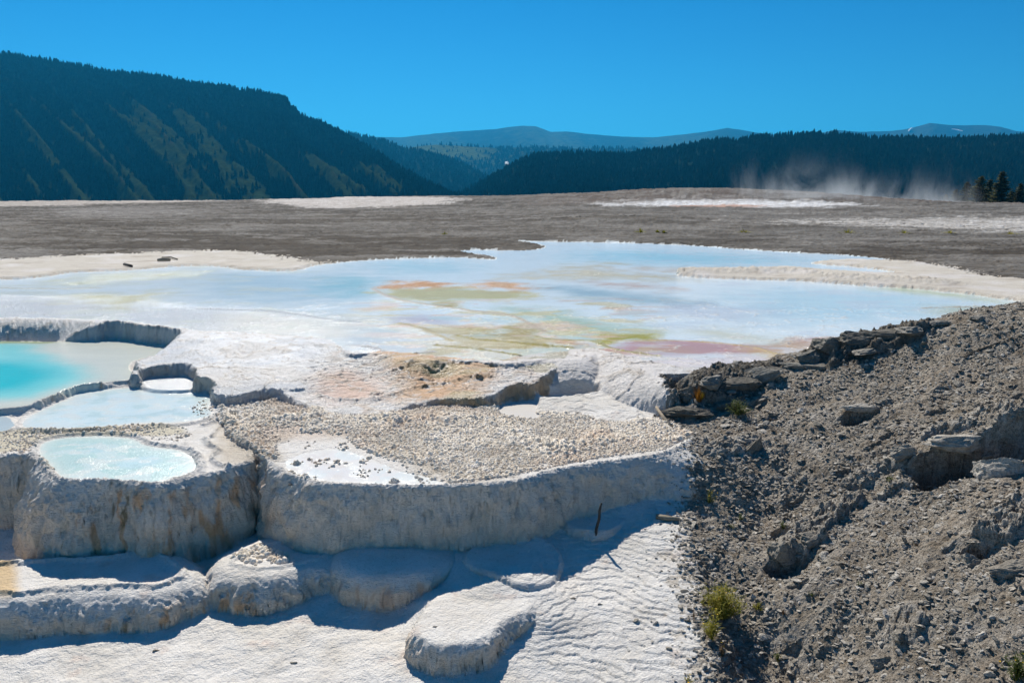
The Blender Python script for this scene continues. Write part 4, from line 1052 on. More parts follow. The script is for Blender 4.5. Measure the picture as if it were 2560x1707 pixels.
TREEPTS = {}
def mountain(name, label, crest, foot_D, foot_z, nx, ny, shape=1.0, ribs=0.0, shear=350.0, forest=None, tone=None, seed=0, back=0.35, rough=1.0, cliff=None):
    cr = np.array(crest, float)
    px = np.linspace(cr[0, 0], cr[-1, 0], nx)
    py = np.interp(px, cr[:, 0], cr[:, 1]); D = np.interp(px, cr[:, 0], cr[:, 2])
    _, _, zc = at_d(px, py, D)
    t = np.linspace(0, 1, ny)
    PXg, T = np.meshgrid(px, t, indexing='ij')
    Dg = foot_D + (D[:, None] - foot_D) * T
    zcg = zc[:, None]
    zz = foot_z + (zcg - foot_z) * (T ** shape)
    q = PXg - shear * (1 - T)
    size = (zc.mean() - foot_z)
    rn = 1 - np.abs(perlin2(q * 0.0085 + seed, T * 0.9 + seed)) * 2.4
    rn2 = 1 - np.abs(perlin2(q * 0.022 + seed, T * 1.6 + seed * 2)) * 2.2
    env = np.clip(4 * T * (1 - T), 0, 1) ** 0.8
    if ribs: zz = zz + env * size * ribs * (0.75 * rn + 0.35 * rn2 - 0.4)
    wx = (PXg - CX) / FPX * Dg
    zz = zz + rough * size * 0.012 * fbm2(wx / size, Dg / size, 6.0, 4, seed=seed) * np.clip(T * 4, 0, 1) * (0.35 + 0.65 * env)
    if cliff is not None:
        k = cliff(PXg, T)
        zz = zz * (1 - k) + k * (zcg - 1)
    cosx = np.ones_like(Dg)
    V0 = np.stack([wx, Dg, zz], -1)
    # far side
    bD = D[:, None] * (1 + back * np.array([0.12, 0.5, 1.0]))
    bx = (px[:, None] - CX) / FPX * bD
    bz = zc[:, None] + (foot_z - zc[:, None]) * np.array([0.12, 0.6, 1.0])
    V1 = np.stack([bx, bD, bz], -1)
    Vv = np.concatenate([V0, V1], 1)
    n_ = Vv.shape[1]
    ii = np.arange(nx * n_).reshape(nx, n_)
    Q = np.stack([ii[:-1, :-1], ii[1:, :-1], ii[1:, 1:], ii[:-1, 1:]], -1).reshape(-1, 4)
    c_ = np.zeros((nx, n_, 4), np.float32); c_[..., 3] = 1
    rr = np.concatenate([0.75 * rn + 0.35 * rn2, np.zeros((nx, 3))], 1)
    TT = np.concatenate([T, np.full((nx, 3), 1.0)], 1); PP = np.concatenate([PXg, np.repeat(px[:, None], 3, 1)], 1)
    f = forest(PP, TT, rr) if forest else np.ones((nx, n_))
    ft, gr = tone
    nz_ = fbm2(Vv[..., 0], Vv[..., 1], 6.0 / size, 4, seed=seed + 3)
    nf_ = fbm2(Vv[..., 0], Vv[..., 1], 40.0 / size, 3, seed=seed + 5)
    f = sst(0.15, 0.85, f + 0.5 * nz_ + 0.6 * nf_)
    grass = np.array(gr)[None, None] * (1 + 0.5 * nf_[..., None])
    br_ = sst(0.9, 1.1, rr)[..., None] * 0.8 * sst(-0.1, 0.3, nz_)[..., None]
    grass = grass * (1 - br_) + np.array([.060, .050, .028]) * br_
    c_[..., :3] = grass * (1 - f[..., None]) + np.array(ft)[None, None] * f[..., None]
    o = mesh_obj(name, Vv.reshape(-1, 3), Q, c_.reshape(-1, 4), True, M_HILL)
    tag(o, label, None, None, 'structure')
    return o, V0, f[:, :ny], px, t
FT, GR_ = (.012, .022, .015), (.028, .040, .012)
left_crest = [(-420, 60, 2100), (-200, 95, 2100), (0, 124, 2050), (77, 138, 2040), (170, 152, 2030), (255, 168, 2010), (327, 184, 2000), (425, 192, 1980), (510, 209, 1960), (595, 220, 1940), (680, 236, 1900), (738, 248, 1880),
    (746, 270, 1860), (765, 284, 1840), (787, 297, 1820), (850, 326, 1760), (930, 372, 1650), (1000, 420, 1500), (1060, 455, 1400), (1125, 490, 1250), (1200, 515, 1150)]
def forL(P, T, r): return sst(0.52, 0.78, T + 0.10 * np.sin(P * 0.011)) + 0.75 * sst(0.85, 0.35, r) * sst(0.2, 0.5, T + 0.2) + 0.45 * sst(900, 1050, P)
mL = mountain('mountain', 'long dark mountain with grassy ribs rising on the left', left_crest, 900, -70, 360, 150, 1.15, 0.11, 420, forL, (FT, GR_), 3)
cr2 = [(640, 250, 2900), (760, 300, 2900), (850, 325, 2850), (926, 345, 2800), (980, 357, 2750), (1030, 373, 2700), (1087, 386, 2650), (1144, 405, 2600), (1202, 434, 2500), (1260, 470, 2400), (1330, 505, 2300)]
mB = mountain('mountain', 'dark wooded shoulder behind the left mountain, sloping into the valley', cr2, 1700, -70, 140, 60, 1.0, 0.06, 200, lambda P, T, r: 1.0 + 0 * T, (FT, GR_), 5)
crR = [(1090, 504, 1500), (1144, 492, 1500), (1183, 470, 1500), (1221, 451, 1500), (1259, 428, 1500), (1297, 406, 1500), (1336, 389, 1500), (1374, 387, 1500), (1470, 386, 1500), (1546, 389, 1490), (1604, 383, 1480), (1700, 368, 1450),
    (1737, 360, 1440), (1851, 349, 1420), (1928, 342, 1400), (2004, 339, 1390), (2062, 340, 1380), (2157, 347, 1380), (2272, 352, 1380), (2349, 352, 1380), (2464, 348, 1360), (2560, 342, 1350), (2800, 332, 1330), (3050, 327, 1320)]
def forR(P, T, r): return 0.95 - 0.75 * sst(0.12, 0.05, np.abs(T - 0.22)) * sst(50, 10, np.abs(P - 1800)) - 0.5 * sst(0.05, 0.0, np.abs(T - 0.9)) * sst(2200, 2300, P)
mR = mountain('mountain', 'low forested ridge behind the steaming terraces on the right', crR, 750, -60, 300, 90, 1.0, 0.07, -150, forR, (FT, (.05, .065, .02)), 7)
cm = [(1000, 380, 3900), (1040, 368, 3900), (1095, 362, 3900), (1160, 366, 3900), (1240, 370, 3900), (1330, 369, 3900), (1420, 372, 3900), (1546, 371, 3900), (1640, 376, 3900), (1720, 380, 3900)]
mM = mountain('hill', 'green valley bench beyond the gap between the ridges', cm, 2900, -60, 140, 50, 0.8, 0.05, 60, lambda P, T, r: 0.75 - 0.6 * sst(0.55, 0.75, T) * sst(1260, 1180, P), (FT, (.09, .11, .03)), 9)
cf = [(850, 350, 7500), (926, 342, 7500), (1010, 344, 7500), (1095, 334, 7500), (1164, 328, 7500), (1240, 323, 7500), (1280, 317, 7500), (1309, 315, 7500), (1336, 316, 7500), (1374, 330, 7500), (1412, 329, 7500), (1470, 336, 7500),
    (1546, 342, 7500), (1623, 344, 7500), (1700, 336, 7500), (1750, 330, 7500), (1802, 320, 7500), (1851, 328, 7500), (1900, 336, 7500), (2000, 340, 7500)]
mF = mountain('mountain', 'hazy blue mountain on the horizon above the valley gap', cf, 4300, -60, 260, 70, 0.9, 0.07, 120, lambda P, T, r: 0.55 + 0.3 * np.sin(P * 0.02 + 3 * T), ((.02, .035, .03), (.06, .08, .04)), 11)
cg = [(1980, 345, 7000), (2062, 325, 7000), (2119, 330, 7000), (2196, 328, 7000), (2230, 324, 7000), (2253, 319, 7000), (2291, 308, 7000), (2330, 312, 7000), (2368, 314, 7000), (2425, 313, 7000), (2464, 318, 7000), (2502, 328, 7000), (2620, 340, 7000)]
mG = mountain('mountain', 'distant twin peak with a snow streak above the right ridge', cg, 4800, -60, 140, 60, 0.9, 0.08, -80, lambda P, T, r: 0.5 + 0.3 * np.sin(P * 0.03), ((.02, .03, .03), (.05, .06, .04)), 13)
# snow streaks and a pale scar
M_SNOW = mat_flat('old_snow', (.8, .8, .8), 0.7, 0.05)
def streak(L, D, w, nm, lb, cat, mt):
    pts = [Vector([float(v) for v in at_d(a, b, D)]) for a, b in L]
    V, Q = [], []
    zm = sum(p.z for p in pts) / len(pts)
    for i, p in enumerate(pts):                     # lies on the slope, rising away from the viewer
        ww = w * (0.35 + 0.65 * math.sin(math.pi * (i + 0.6) / (len(pts) + 0.2)))
        yy = p.y + (p.z - zm) * 2.2
        V += [(p.x - ww, yy, p.z), (p.x + ww, yy + 6, p.z + 2), (p.x, yy + 20, p.z - 25)]
        if i:
            k = 3 * i
            Q += [(k - 3, k - 2, k + 1, k), (k - 2, k - 1, k + 2, k + 1), (k - 1, k - 3, k, k + 2)]
    o = mesh_obj(nm, np.array(V), np.array(Q), None, True, mt)
    return tag(o, lb, cat)
streak([(2288, 318), (2281, 321), (2273, 325), (2267, 329)], 6800, 11, 'snow_patch', 'thin snow streak on the left flank of the twin peak', 'snow', M_SNOW)
streak([(2384, 322), (2393, 325), (2402, 328)], 6720, 11, 'snow_patch', 'short snow streak between the twin summits of the distant peak', 'snow', M_SNOW)
streak([(1266, 404), (1267, 409), (1270, 414), (1271, 418)], 3150, 8, 'pale_scar', 'tiny white scar on the dark slope in the valley gap', 'scar', M_SNOW)

# ------------------------------------------------------------------ instanced masses (forest, crust grains, chips)
def scatter(name, P, R, S, var, protos, label, parent=None):
    """one object: instances of the prototype meshes on a cloud of points"""
    me = bpy.data.meshes.new(name)
    me.vertices.add(len(P)); me.vertices.foreach_set('co', np.ascontiguousarray(P, np.float32).ravel())
    a = me.attributes.new('rot', 'FLOAT_VECTOR', 'POINT'); a.data.foreach_set('vector', np.ascontiguousarray(R, np.float32).ravel())
    a = me.attributes.new('scl', 'FLOAT_VECTOR', 'POINT'); a.data.foreach_set('vector', np.ascontiguousarray(S, np.float32).ravel())
    a = me.attributes.new('kindof', 'INT', 'POINT'); a.data.foreach_set('value', np.ascontiguousarray(var, np.int32))
    o = link(bpy.data.objects.new(name, me), parent)
    ng = bpy.data.node_groups.new(name + '_nodes', 'GeometryNodeTree')
    ng.interface.new_socket('Geometry', in_out='INPUT', socket_type='NodeSocketGeometry')
    ng.interface.new_socket('Geometry', in_out='OUTPUT', socket_type='NodeSocketGeometry')
    gi = ng.nodes.new('NodeGroupInput'); go_ = ng.nodes.new('NodeGroupOutput')
    jn = ng.nodes.new('GeometryNodeJoinGeometry')
    def attr(nm, dt):
        n = ng.nodes.new('GeometryNodeInputNamedAttribute'); n.data_type = dt; n.inputs['Name'].default_value = nm
        return n.outputs[0]
    ra, sa, va = attr('rot', 'FLOAT_VECTOR'), attr('scl', 'FLOAT_VECTOR'), attr('kindof', 'INT')
    e2r = ng.nodes.new('FunctionNodeEulerToRotation'); ng.links.new(ra, e2r.inputs[0])
    for i, pr in enumerate(protos):
        oi = ng.nodes.new('GeometryNodeObjectInfo'); oi.inputs['Object'].default_value = pr; oi.inputs['As Instance'].default_value = True
        cmp_ = ng.nodes.new('FunctionNodeCompare'); cmp_.data_type = 'INT'; cmp_.operation = 'EQUAL'
        ng.links.new(va, cmp_.inputs[2]); cmp_.inputs[3].default_value = i
        ip = ng.nodes.new('GeometryNodeInstanceOnPoints')
        ng.links.new(gi.outputs[0], ip.inputs['Points']); ng.links.new(cmp_.outputs[0], ip.inputs['Selection'])
        ng.links.new(oi.outputs['Geometry'], ip.inputs['Instance'])
        ng.links.new(e2r.outputs[0], ip.inputs['Rotation']); ng.links.new(sa, ip.inputs['Scale'])
        ng.links.new(ip.outputs[0], jn.inputs[0])
    ng.links.new(jn.outputs[0], go_.inputs[0])
    md = o.modifiers.new('scatter', 'NODES'); md.node_group = ng
    tag(o, label, None, None, 'stuff')
    return o

M_FOR = mat_flat('conifer_needles_far', (.015, .026, .015), 0.9, 0.4, 0.05, 0.0)
def far_tree(seed, slim):
    r = random.Random(seed)
    V, F = [], []
    n = 7
    for L in range(4):
        z0 = 0.08 + L * 0.21; z1 = z0 + 0.36 + 0.05 * L
        if L == 3: z1 = 1.0
        rad = slim * (1 - L * 0.23)
        b = len(V)
        for k in range(n):
            a = 2 * math.pi * k / n + L
            rr = rad * r.uniform(0.65, 1.2)
            V.append((rr * math.cos(a), rr * math.sin(a), z0 + r.uniform(-0.04, 0.04)))
        V.append((r.uniform(-.02, .02), r.uniform(-.02, .02), z1))
        for k in range(n): F.append((b + k, b + (k + 1) % n, b + n))
    me = np_mesh('far_conifer', np.array(V), np.array(F), None, False, M_FOR)
    return bpy.data.objects.new('far_conifer', me)
TP = [far_tree(1, 0.22), far_tree(2, 0.28), far_tree(3, 0.34)]
def forest_on(m, n, hmin, hmax, name, label, crest_n, thr=0.45, tmin=0.0):
    o, V0, f, px, t = m
    nx, ny = f.shape
    P = []
    i = rng.integers(0, nx - 1, n * 3); j = rng.integers(int(tmin * ny), ny - 1, n * 3)
    u = rng.random(n * 3)[:, None]; v = rng.random(n * 3)[:, None]
    keep = f[i, j] + 0.6 * rng.random(n * 3) - 0.35 > thr
    sparse = rng.random(n * 3) < 0.02
    keep = keep | sparse
    p = (V0[i, j] * (1 - u) + V0[i + 1, j] * u) * (1 - v) + (V0[i, j + 1] * (1 - u) + V0[i + 1, j + 1] * u) * v
    p = p[keep][:n]
    ci = rng.integers(0, nx - 1, crest_n); cu = rng.random(crest_n)[:, None]
    pc = V0[ci, -1] * (1 - cu) + V0[ci + 1, -1] * cu
    clump = perlin2(pc[:, 0] * 0.02, pc[:, 1] * 0.02) + rng.random(crest_n) * 0.6 > 0.1
    pc = pc[clump]
    p = np.concatenate([p, pc])
    h = 0.85 * rng.uniform(hmin, hmax, len(p)) * (0.8 + 0.5 * rng.random(len(p)) ** 3)
    R = np.zeros((len(p), 3)); R[:, 2] = rng.uniform(0, 6.28, len(p))
    S = np.repeat(h[:, None], 3, 1); S[:, :2] *= rng.uniform(0.8, 1.3, len(p))[:, None]
    p[:, 2] -= h * 0.08
    scatter(name, p, R, S, rng.integers(0, 3, len(p)), TP, label)
forest_on(mL, 30000, 9, 15, 'forest', 'dark conifer forest covering the top and gullies of the left mountain', 900)
forest_on(mB, 7000, 12, 18, 'forest', 'conifers on the shoulder behind the left mountain', 500)
forest_on(mR, 26000, 8, 13, 'forest', 'dense conifers on the low ridge at the right', 1500)
forest_on(mM, 4000, 14, 22, 'forest', 'scattered conifers on the green valley bench', 250, 0.6)

# ------------------------------------------------------------------ pines at the right edge of the plateau
M_NEED = mat_flat('pine_needles', (.115, .120, .045), 0.8, 0.4, 1.2, 0.2, 0.25)
M_BARK = mat_flat('pine_bark', (.10, .075, .055), 0.95, 0.3, 3.0)
def pine_tree(x, y, zb, h, w, seed, label):
    r = random.Random(seed)
    root = empty('pine_tree', (x, y, zb), r.uniform(0, 6))
    tag(root, label, 'tree', 'pines beyond the right end of the plateau')
    V, F = [], []
    n = 6
    for k in range(8):
        t = k / 7; rad = 0.028 * h * (1 - 0.9 * t)
        for a in range(n): V.append((rad * math.cos(a * 1.047) + 0.01 * h * math.sin(3 * t), rad * math.sin(a * 1.047), -0.5 + (h * 0.97 + 0.5) * t))
        if k:
            for a in range(n):
                b = (k - 1) * n
                F.append((b + a, b + (a + 1) % n, b + n + (a + 1) % n, b + n + a))
    mesh_obj('trunk', np.array(V), np.array(F), None, True, M_BARK, root)
    V, F = [], []
    nb = 170
    for k in range(nb):
        t = 0.10 + 0.90 * (k / nb) ** 0.9
        L = w * (1 - t) ** 0.75 * r.uniform(0.55, 1.12) + 0.03 * h
        az = r.uniform(0, 6.283); dz = -0.10 * L + r.uniform(-0.1, 0.18) * L
        nl_ = max(5, int(16 * L / w) + 4)
        for q in range(nl_):
            s_ = (q + r.random()) / nl_
            cxp = math.cos(az) * L * s_; cyp = math.sin(az) * L * s_; czp = h * t + dz * s_ + 0.06 * L * s_ * s_
            sz = 0.085 * h * (0.55 + 0.6 * r.random()) * (1.15 - 0.5 * s_)
            a2_ = az + r.uniform(-0.9, 0.9)
            d1 = Vector((math.cos(a2_), math.sin(a2_), r.uniform(-0.3, 0.4))) * sz
            d2 = Vector((-math.sin(a2_), math.cos(a2_), r.uniform(-0.5, 0.5))) * sz * 0.45
            c0 = Vector((cxp, cyp, czp + r.uniform(-0.2, 0.2) * sz))
            b = len(V)
            V += [tuple(c0 - d1 * 0.4), tuple(c0 + d2), tuple(c0 + d1), tuple(c0 - d2)]
            F.append((b, b + 1, b + 2, b + 3))
    mesh_obj('crown', np.array(V), np.array(F), None, False, M_NEED, root)
PT = [(2385, 516, 474, 176, 'short rounded pine at the left end of the grove'), (2412, 516, 456, 178, 'middling pine second from the left of the grove'), (2444, 516, 442, 172, 'dark pointed pine left of the tallest one'),
      (2468, 516, 450, 180, 'bushy pine pressed against the left side of the tallest one'), (2497, 516, 430, 174, 'tallest pine of the grove, its tip above all others'), (2545, 517, 460, 172, 'broad pine cut by the right edge of the picture'),
      (2524, 517, 478, 184, 'low shrub-like pine between the tallest pine and the edge of the picture'), (2362, 514, 486, 182, 'smallest pine, leftmost, half hidden by steam'), (2590, 517, 464, 176, 'pine just beyond the right edge of the picture')]
for i, (a, yb, yt, D, lb) in enumerate(PT):
    if a > 2570: continue
    x, y, zb = [float(v) for v in at_d(a, yb + 6, D)]
    _, _, zt = at_d(a, yt, D)
    pine_tree(x, y, zb, float(zt) - zb, (float(zt) - zb) * (0.50 if i not in (4,) else 0.36), 40 + i, lb)
print('mountains', round(time.time() - T0, 1))

# ------------------------------------------------------------------ crusty nodules on the right terrace
def ico(sub):
    import bmesh
    bm = bmesh.new(); bmesh.ops.create_icosphere(bm, subdivisions=sub, radius=1.0)
    v = np.array([x.co[:] for x in bm.verts]); f = np.array([[q.index for q in p.verts] for p in bm.faces])
    bm.free(); return v, f
def nodule_mesh(seed, sub=3):
    v, f = ico(sub)
    rs = np.random.default_rng(seed)
    o = rs.uniform(0, 50, 3)
    n_ = perlin3(v[:, 0] * 2.4 + o[0], v[:, 1] * 2.4 + o[1], v[:, 2] * 2.4 + o[2]) + 0.6 * np.abs(perlin3(v[:, 0] * 5 + o[1], v[:, 1] * 5, v[:, 2] * 5 + o[2]))
    r_ = 1 + 0.55 * n_
    w_ = v * r_[:, None]
    w_[:, 2] = np.where(w_[:, 2] > 0, w_[:, 2] * (1.0 + 0.25 * (1 - np.minimum(1, np.hypot(w_[:, 0], w_[:, 1])))), w_[:, 2] * 0.4)
    return np_mesh('nodule', w_, f, None, True, M_NOD)
NM = [nodule_mesh(s, 2) for s in range(4)]
NMF = [nodule_mesh(s + 10, 3) for s in range(4)]
def scatter_pts(pts, z, n, dens, cls):
    P = wpoly(pts, z)
    x = rng.uniform(P[:, 0].min(), P[:, 0].max(), n); y = rng.uniform(P[:, 1].min(), P[:, 1].max(), n)
    s = sdf(P, x, y, pad=3)
    zz, c_ = sample(x, y)
    k = (s < 0) & np.isin(c_, cls)
    d = dens(x, y, s)
    k &= rng.random(n) < d
    return x[k], y[k], zz[k], s[k]
def dens1(x, y, s):
    n_ = fbm2(x, y, 1.1, 3, seed=81) + 0.5 * fbm2(x, y, 4.0, 2, seed=82)
    pxx = x / y * FPX + CX
    return np.clip((0.45 + 1.1 * n_ + 0.8 * sst(0.0, -0.8, s)) * (0.45 + 0.55 * sst(650, 1000, pxx + 250 * n_)), 0, 1)
x, y, z, s = scatter_pts([(560, 1165), (515, 1120), (535, 1060), (600, 1010), (690, 985), (830, 1000), (950, 1003), (1040, 988), (1120, 982), (1250, 982), (1360, 1000), (1480, 1000), (1560, 1020),
    (1650, 1040), (1735, 1085), (1660, 1125), (1500, 1145), (1380, 1168), (1280, 1190), (1130, 1208), (1060, 1190), (970, 1150), (900, 1120), (860, 1090), (720, 1080), (690, 1110), (700, 1150), (640, 1150)], -0.55, 66000, dens1, (7, 25))
x2, y2, z2, s2 = scatter_pts([(-100, 1085), (200, 1072), (300, 1066), (460, 1066), (480, 1085), (440, 1105), (340, 1092), (268, 1084), (110, 1090), (80, 1130), (-100, 1140)], -0.6, 3600, lambda x, y, s: 0.55 + 0 * x, (6, 23, 7))
x3, y3, z3, s3 = scatter_pts([(96, 1145), (150, 1140), (160, 1200), (125, 1200)], -0.6, 500, lambda x, y, s: 0.5 + 0 * x, (6,))
x4, y4, z4, s4 = scatter_pts([(700, 1100), (1080, 1100), (1080, 1212), (720, 1200)], -0.55, 1500, lambda x, y, s: 0.4 * (fbm2(x, y, 2.2, 2, seed=85) > 0.08), (7, 25))
x5, y5, z5, s5 = scatter_pts([(470, 1010), (540, 990), (620, 1000), (600, 1040), (500, 1055)], -0.55, 900, lambda x, y, s: 0.35 + 0 * x, (7, 22, 6))
x6, y6, z6, s6 = scatter_pts([(574, 1398), (600, 1380), (650, 1362), (700, 1380), (740, 1405), (640, 1415)], -1.47, 260, lambda x, y, s: 0.9 + 0 * x, (0, 2))
xa = np.concatenate([x, x2, x3, x4, x5, x6]); ya = np.concatenate([y, y2, y3, y4, y5, y6]); za = np.concatenate([z, z2, z3, z4, z5, z6])
grp = np.concatenate([np.zeros(len(x)), np.ones(len(x2)), np.full(len(x3), 2), np.full(len(x4), 3), np.full(len(x5), 4), np.full(len(x6), 5)])
sz = 0.011 + 0.023 * rng.random(len(xa)) ** 2.4
sz *= np.clip(1 + 0.8 * fbm2(xa, ya, 0.9, 2, seed=83), 0.55, 1.7)
sz[grp == 5] *= 1.4; sz[grp == 1] *= 0.85
rr_ = np.zeros((len(xa), 3)); rr_[:, 2] = rng.uniform(0, 6.28, len(xa)); rr_[:, :2] = rng.normal(0, 0.15, (len(xa), 2))
SS = np.stack([sz * 1.2, sz * 1.2, sz * rng.uniform(0.85, 1.4, len(xa))], 1)
PPN = np.stack([xa, ya, za - sz * 0.08], 1)
order = np.argsort(-sz / ya)
order = order[np.isin(grp[order], (0, 3))]
bigi = order[:300]
mask = np.ones(len(xa), bool); mask[bigi] = False
rt = REG['right_terrace']
for i in bigi:
    o = bpy.data.objects.new('nodule', NMF[int(i) % 4])
    o.location = PPN[i]; o.rotation_euler = rr_[i]; o.scale = SS[i] * 1.12
    link(o, rt)
nproto = [bpy.data.objects.new('nodule_grain', m) for m in NM]
gT = mask & np.isin(grp, (0, 3, 4))
def isl(m_, nm, lb, par): 
    return scatter(nm, PPN[m_], rr_[m_], SS[m_], rng.integers(0, 4, int(m_.sum())), nproto, lb, par)
isl(gT, 'nodule_field', 'field of small crusty travertine nodules', rt)
isl(mask & np.isin(grp, (1, 2)), 'nodule_field', 'crusty nodules around the ice blue pool', REG['left_terrace'])
isl(mask & (grp == 5), 'crust_crumbs', 'orange tinged crumbs heaped on the ledge', REG['travertine_ledge'])

# ------------------------------------------------------------------ stones on the scree slope
def stone_mesh(seed, flat=0.55, sub=2, mat=None, name='stone', layered=False, cuts=9):
    v, f = ico(sub)
    rs = np.random.default_rng(seed)
    for _ in range(cuts):                              # broken facets
        n_ = rs.normal(size=3); n_ /= np.linalg.norm(n_)
        d_ = rs.uniform(0.45, 0.8)
        k = v @ n_ - d_
        v = v - np.where(k > 0, k, 0)[:, None] * n_
    o = rs.uniform(0, 50, 3)
    v = v * (1 + 0.16 * perlin3(v[:, 0] * 2 + o[0], v[:, 1] * 2 + o[1], v[:, 2] * 2 + o[2]))[:, None]
    if layered:
        q = v[:, 2] * 7 + 0.8 * perlin3(v[:, 0] * 1.5 + o[0], v[:, 1] * 1.5, v[:, 2] * 1.5)
        st_ = np.sin(q * 2.2) * 0.03 + 0.08 * perlin3(v[:, 0] * 1.2, v[:, 1] * 1.2, np.floor(q) * 3.7 + o[2])
        v[:, 0] *= 1 + st_; v[:, 1] *= 1 + st_
        n9 = perlin3(v[:, 0] * 4 + o[1], v[:, 1] * 4, v[:, 2] * 9)
        v *= (1 + 0.11 * n9 + 0.10 * perlin3(v[:, 0] * 9, v[:, 1] * 9 + o[1], v[:, 2] * 14))[:, None]
    v[:, 2] *= flat; v[:, 0] *= rs.uniform(1.0, 1.5)
    return np_mesh(name, v, f, None, False, mat or M_STONE)
SM = [stone_mesh(100 + i, [0.5, 0.35, 0.7, 0.28, 0.45, 0.3][i], 2) for i in range(6)]
CM = [stone_mesh(200 + i, [0.4, 0.28, 0.6, 0.2, 0.45][i], 1) for i in range(5)]
sl_o = REG['rubble_slope']
# candidates uniformly in the picture, so that density falls with distance as real gravel of mixed sizes does
def slope_pts(n):
    X_ = rng.uniform(1.2, 13, n); Y_ = rng.uniform(6.0, 16.5, n)
    k = X_ / Y_ < 0.72
    X_, Y_ = X_[k], Y_[k]
    z_, c_ = sample(X_, Y_)
    k = c_ == 11
    return X_[k], Y_[k], z_[k]
X_, Y_, z_ = slope_pts(110000)
dn = fbm2(X_, Y_, 1.4, 3, seed=91)
ri = np.clip(np.interp(Y_, YR, np.arange(NR)), 0, NR - 1).astype(int); rj = np.clip(np.interp(X_ / Y_, sc, np.arange(NC)), 0, NC - 1).astype(int)
k = rng.random(len(X_)) < np.clip(0.6 + 0.9 * dn, 0.06, 1) * np.clip((11.5 / Y_) ** 1.2, 0.3, 1) * (1 - 0.8 * omA[ri, rj])
X_, Y_, z_ = X_[k], Y_[k], z_[k]
xe = rng.uniform(1.2, 3.2, 24000); ye = rng.uniform(7.6, 14.0, 24000)
ze_, ce_ = sample(xe, ye)
fe_ = sdf(smooth_poly(FOOT, n=2), xe, ye, pad=3)
k = np.isin(ce_, (0, 7)) & (fe_ > -0.2) & (rng.random(len(xe)) < 0.7 * np.exp(-np.clip(fe_, 0, 9) / 0.13))
X_ = np.concatenate([X_, xe[k]]); Y_ = np.concatenate([Y_, ye[k]]); z_ = np.concatenate([z_, ze_[k]])
cs = 0.011 + 0.034 * rng.random(len(X_)) ** 3.5 + 0.006 * rng.random(len(X_))
cr_ = np.stack([rng.normal(0, 0.35, len(X_)), rng.normal(0, 0.35, len(X_)), rng.uniform(0, 6.28, len(X_))], 1)
cS = np.stack([cs * rng.uniform(0.8, 1.4, len(cs)), cs, cs], 1)
cproto = [bpy.data.objects.new('chip', m) for m in CM]
scatter('stone_chips', np.stack([X_, Y_, z_ + cs * 0.12], 1), cr_, cS, rng.integers(0, 5, len(X_)), cproto, 'loose chips of broken travertine', sl_o)
X_, Y_, z_ = slope_pts(560)
X_, Y_, z_ = X_[:285], Y_[:285], z_[:285]
for i in range(len(X_)):
    o = bpy.data.objects.new('stone', SM[i % 6])
    s_ = (0.030 + 0.055 * rng.random() ** 3) * (Y_[i] / 10.0) ** 0.5
    o.location = (X_[i], Y_[i], z_[i] + s_ * 0.12)
    o.rotation_euler = (rng.normal(0, 0.3), rng.normal(0, 0.3), rng.uniform(0, 6.28))
    o.scale = (s_ * rng.uniform(0.9, 1.5), s_, s_ * rng.uniform(0.8, 1.2))
    link(o, sl_o)
# larger rocks, one by one
LR = [stone_mesh(300 + i, 1.0, 4, M_DARK, 'rock_outcrop', True, 14) for i in range(6)]
def rock(px, py, D, w, hgt, dep, rz, lb, k, mat=None, tilt=(0, 0), nm='rock_outcrop', grp=None):
    if D is None: x, y, z = hit(px, py)
    else:
        x, y, _ = [float(v) for v in at_d(px, py, D)]; z = float(sample(np.array([x]), np.array([y]))[0][0])
    me = LR[k % 6]
    o = bpy.data.objects.new(nm, me)
    if mat is not None:
        me = me.copy(); me.materials.clear(); me.materials.append(mat); o.data = me
    o.location = (x, y, z); o.scale = (w, dep, hgt); o.rotation_euler = (tilt[0], tilt[1], rz)
    tag(o, lb, 'rock', grp)
    return link(o)
G1 = 'dark layered rocks along the crest'
rock(2080, 870, None, 0.43, 0.23, 0.35, 0.3, 'dark jagged layered outcrop at the upper left end of the slope crest', 0, grp=G1)
rock(2145, 858, None, 0.45, 0.22, 0.30, 0.1, 'layered outcrop with overhanging slabs right of the crest end', 1, grp=G1)
rock(2215, 842, None, 0.47, 0.17, 0.30, -0.2, 'flat topped dark slab stack in the middle of the crest', 2, grp=G1)
rock(2275, 830, None, 0.38, 0.12, 0.28, 0.2, 'low dark slab right of the flat topped stack on the crest', 3, grp=G1)
rock(2035, 893, None, 0.33, 0.17, 0.28, 0.9, 'blocky rock at the foot of the jagged crest outcrop', 4, grp=G1)
rock(2360, 808, None, 0.28, 0.07, 0.20, 0.0, 'small dark block on the far right of the crest against the pool', 5, grp=G1)
rock(2450, 797, None, 0.20, 0.06, 0.16, 0.5, 'small dark knob on the crest near the right edge', 0, grp=G1)
G2 = 'weathered rocks where the slope meets the cascade'
rock(1895, 945, None, 0.43, 0.23, 0.30, -0.5, 'tall ragged grey block tilted over the cascade end', 1, tilt=(0.1, -0.5), grp=G2)
rock(1830, 965, None, 0.38, 0.17, 0.30, 0.3, 'shaggy dark rock behind the green tuft', 2, grp=G2)
rock(1775, 965, None, 0.31, 0.17, 0.25, 0.0, 'dark flat topped block behind the orange grass tuft', 3, grp=G2)
rock(1722, 985, None, 0.20, 0.17, 0.26, 0.4, 'rounded dark rock touching the white cascade', 4, grp=G2)
rock(1735, 1030, None, 0.47, 0.12, 0.30, -0.2, 'low dark rock ledge below the orange grass tuft', 5, grp=G2)
rock(1830, 1020, None, 0.50, 0.13, 0.30, 0.2, 'long grey rock under the green tuft', 0, grp=G2)
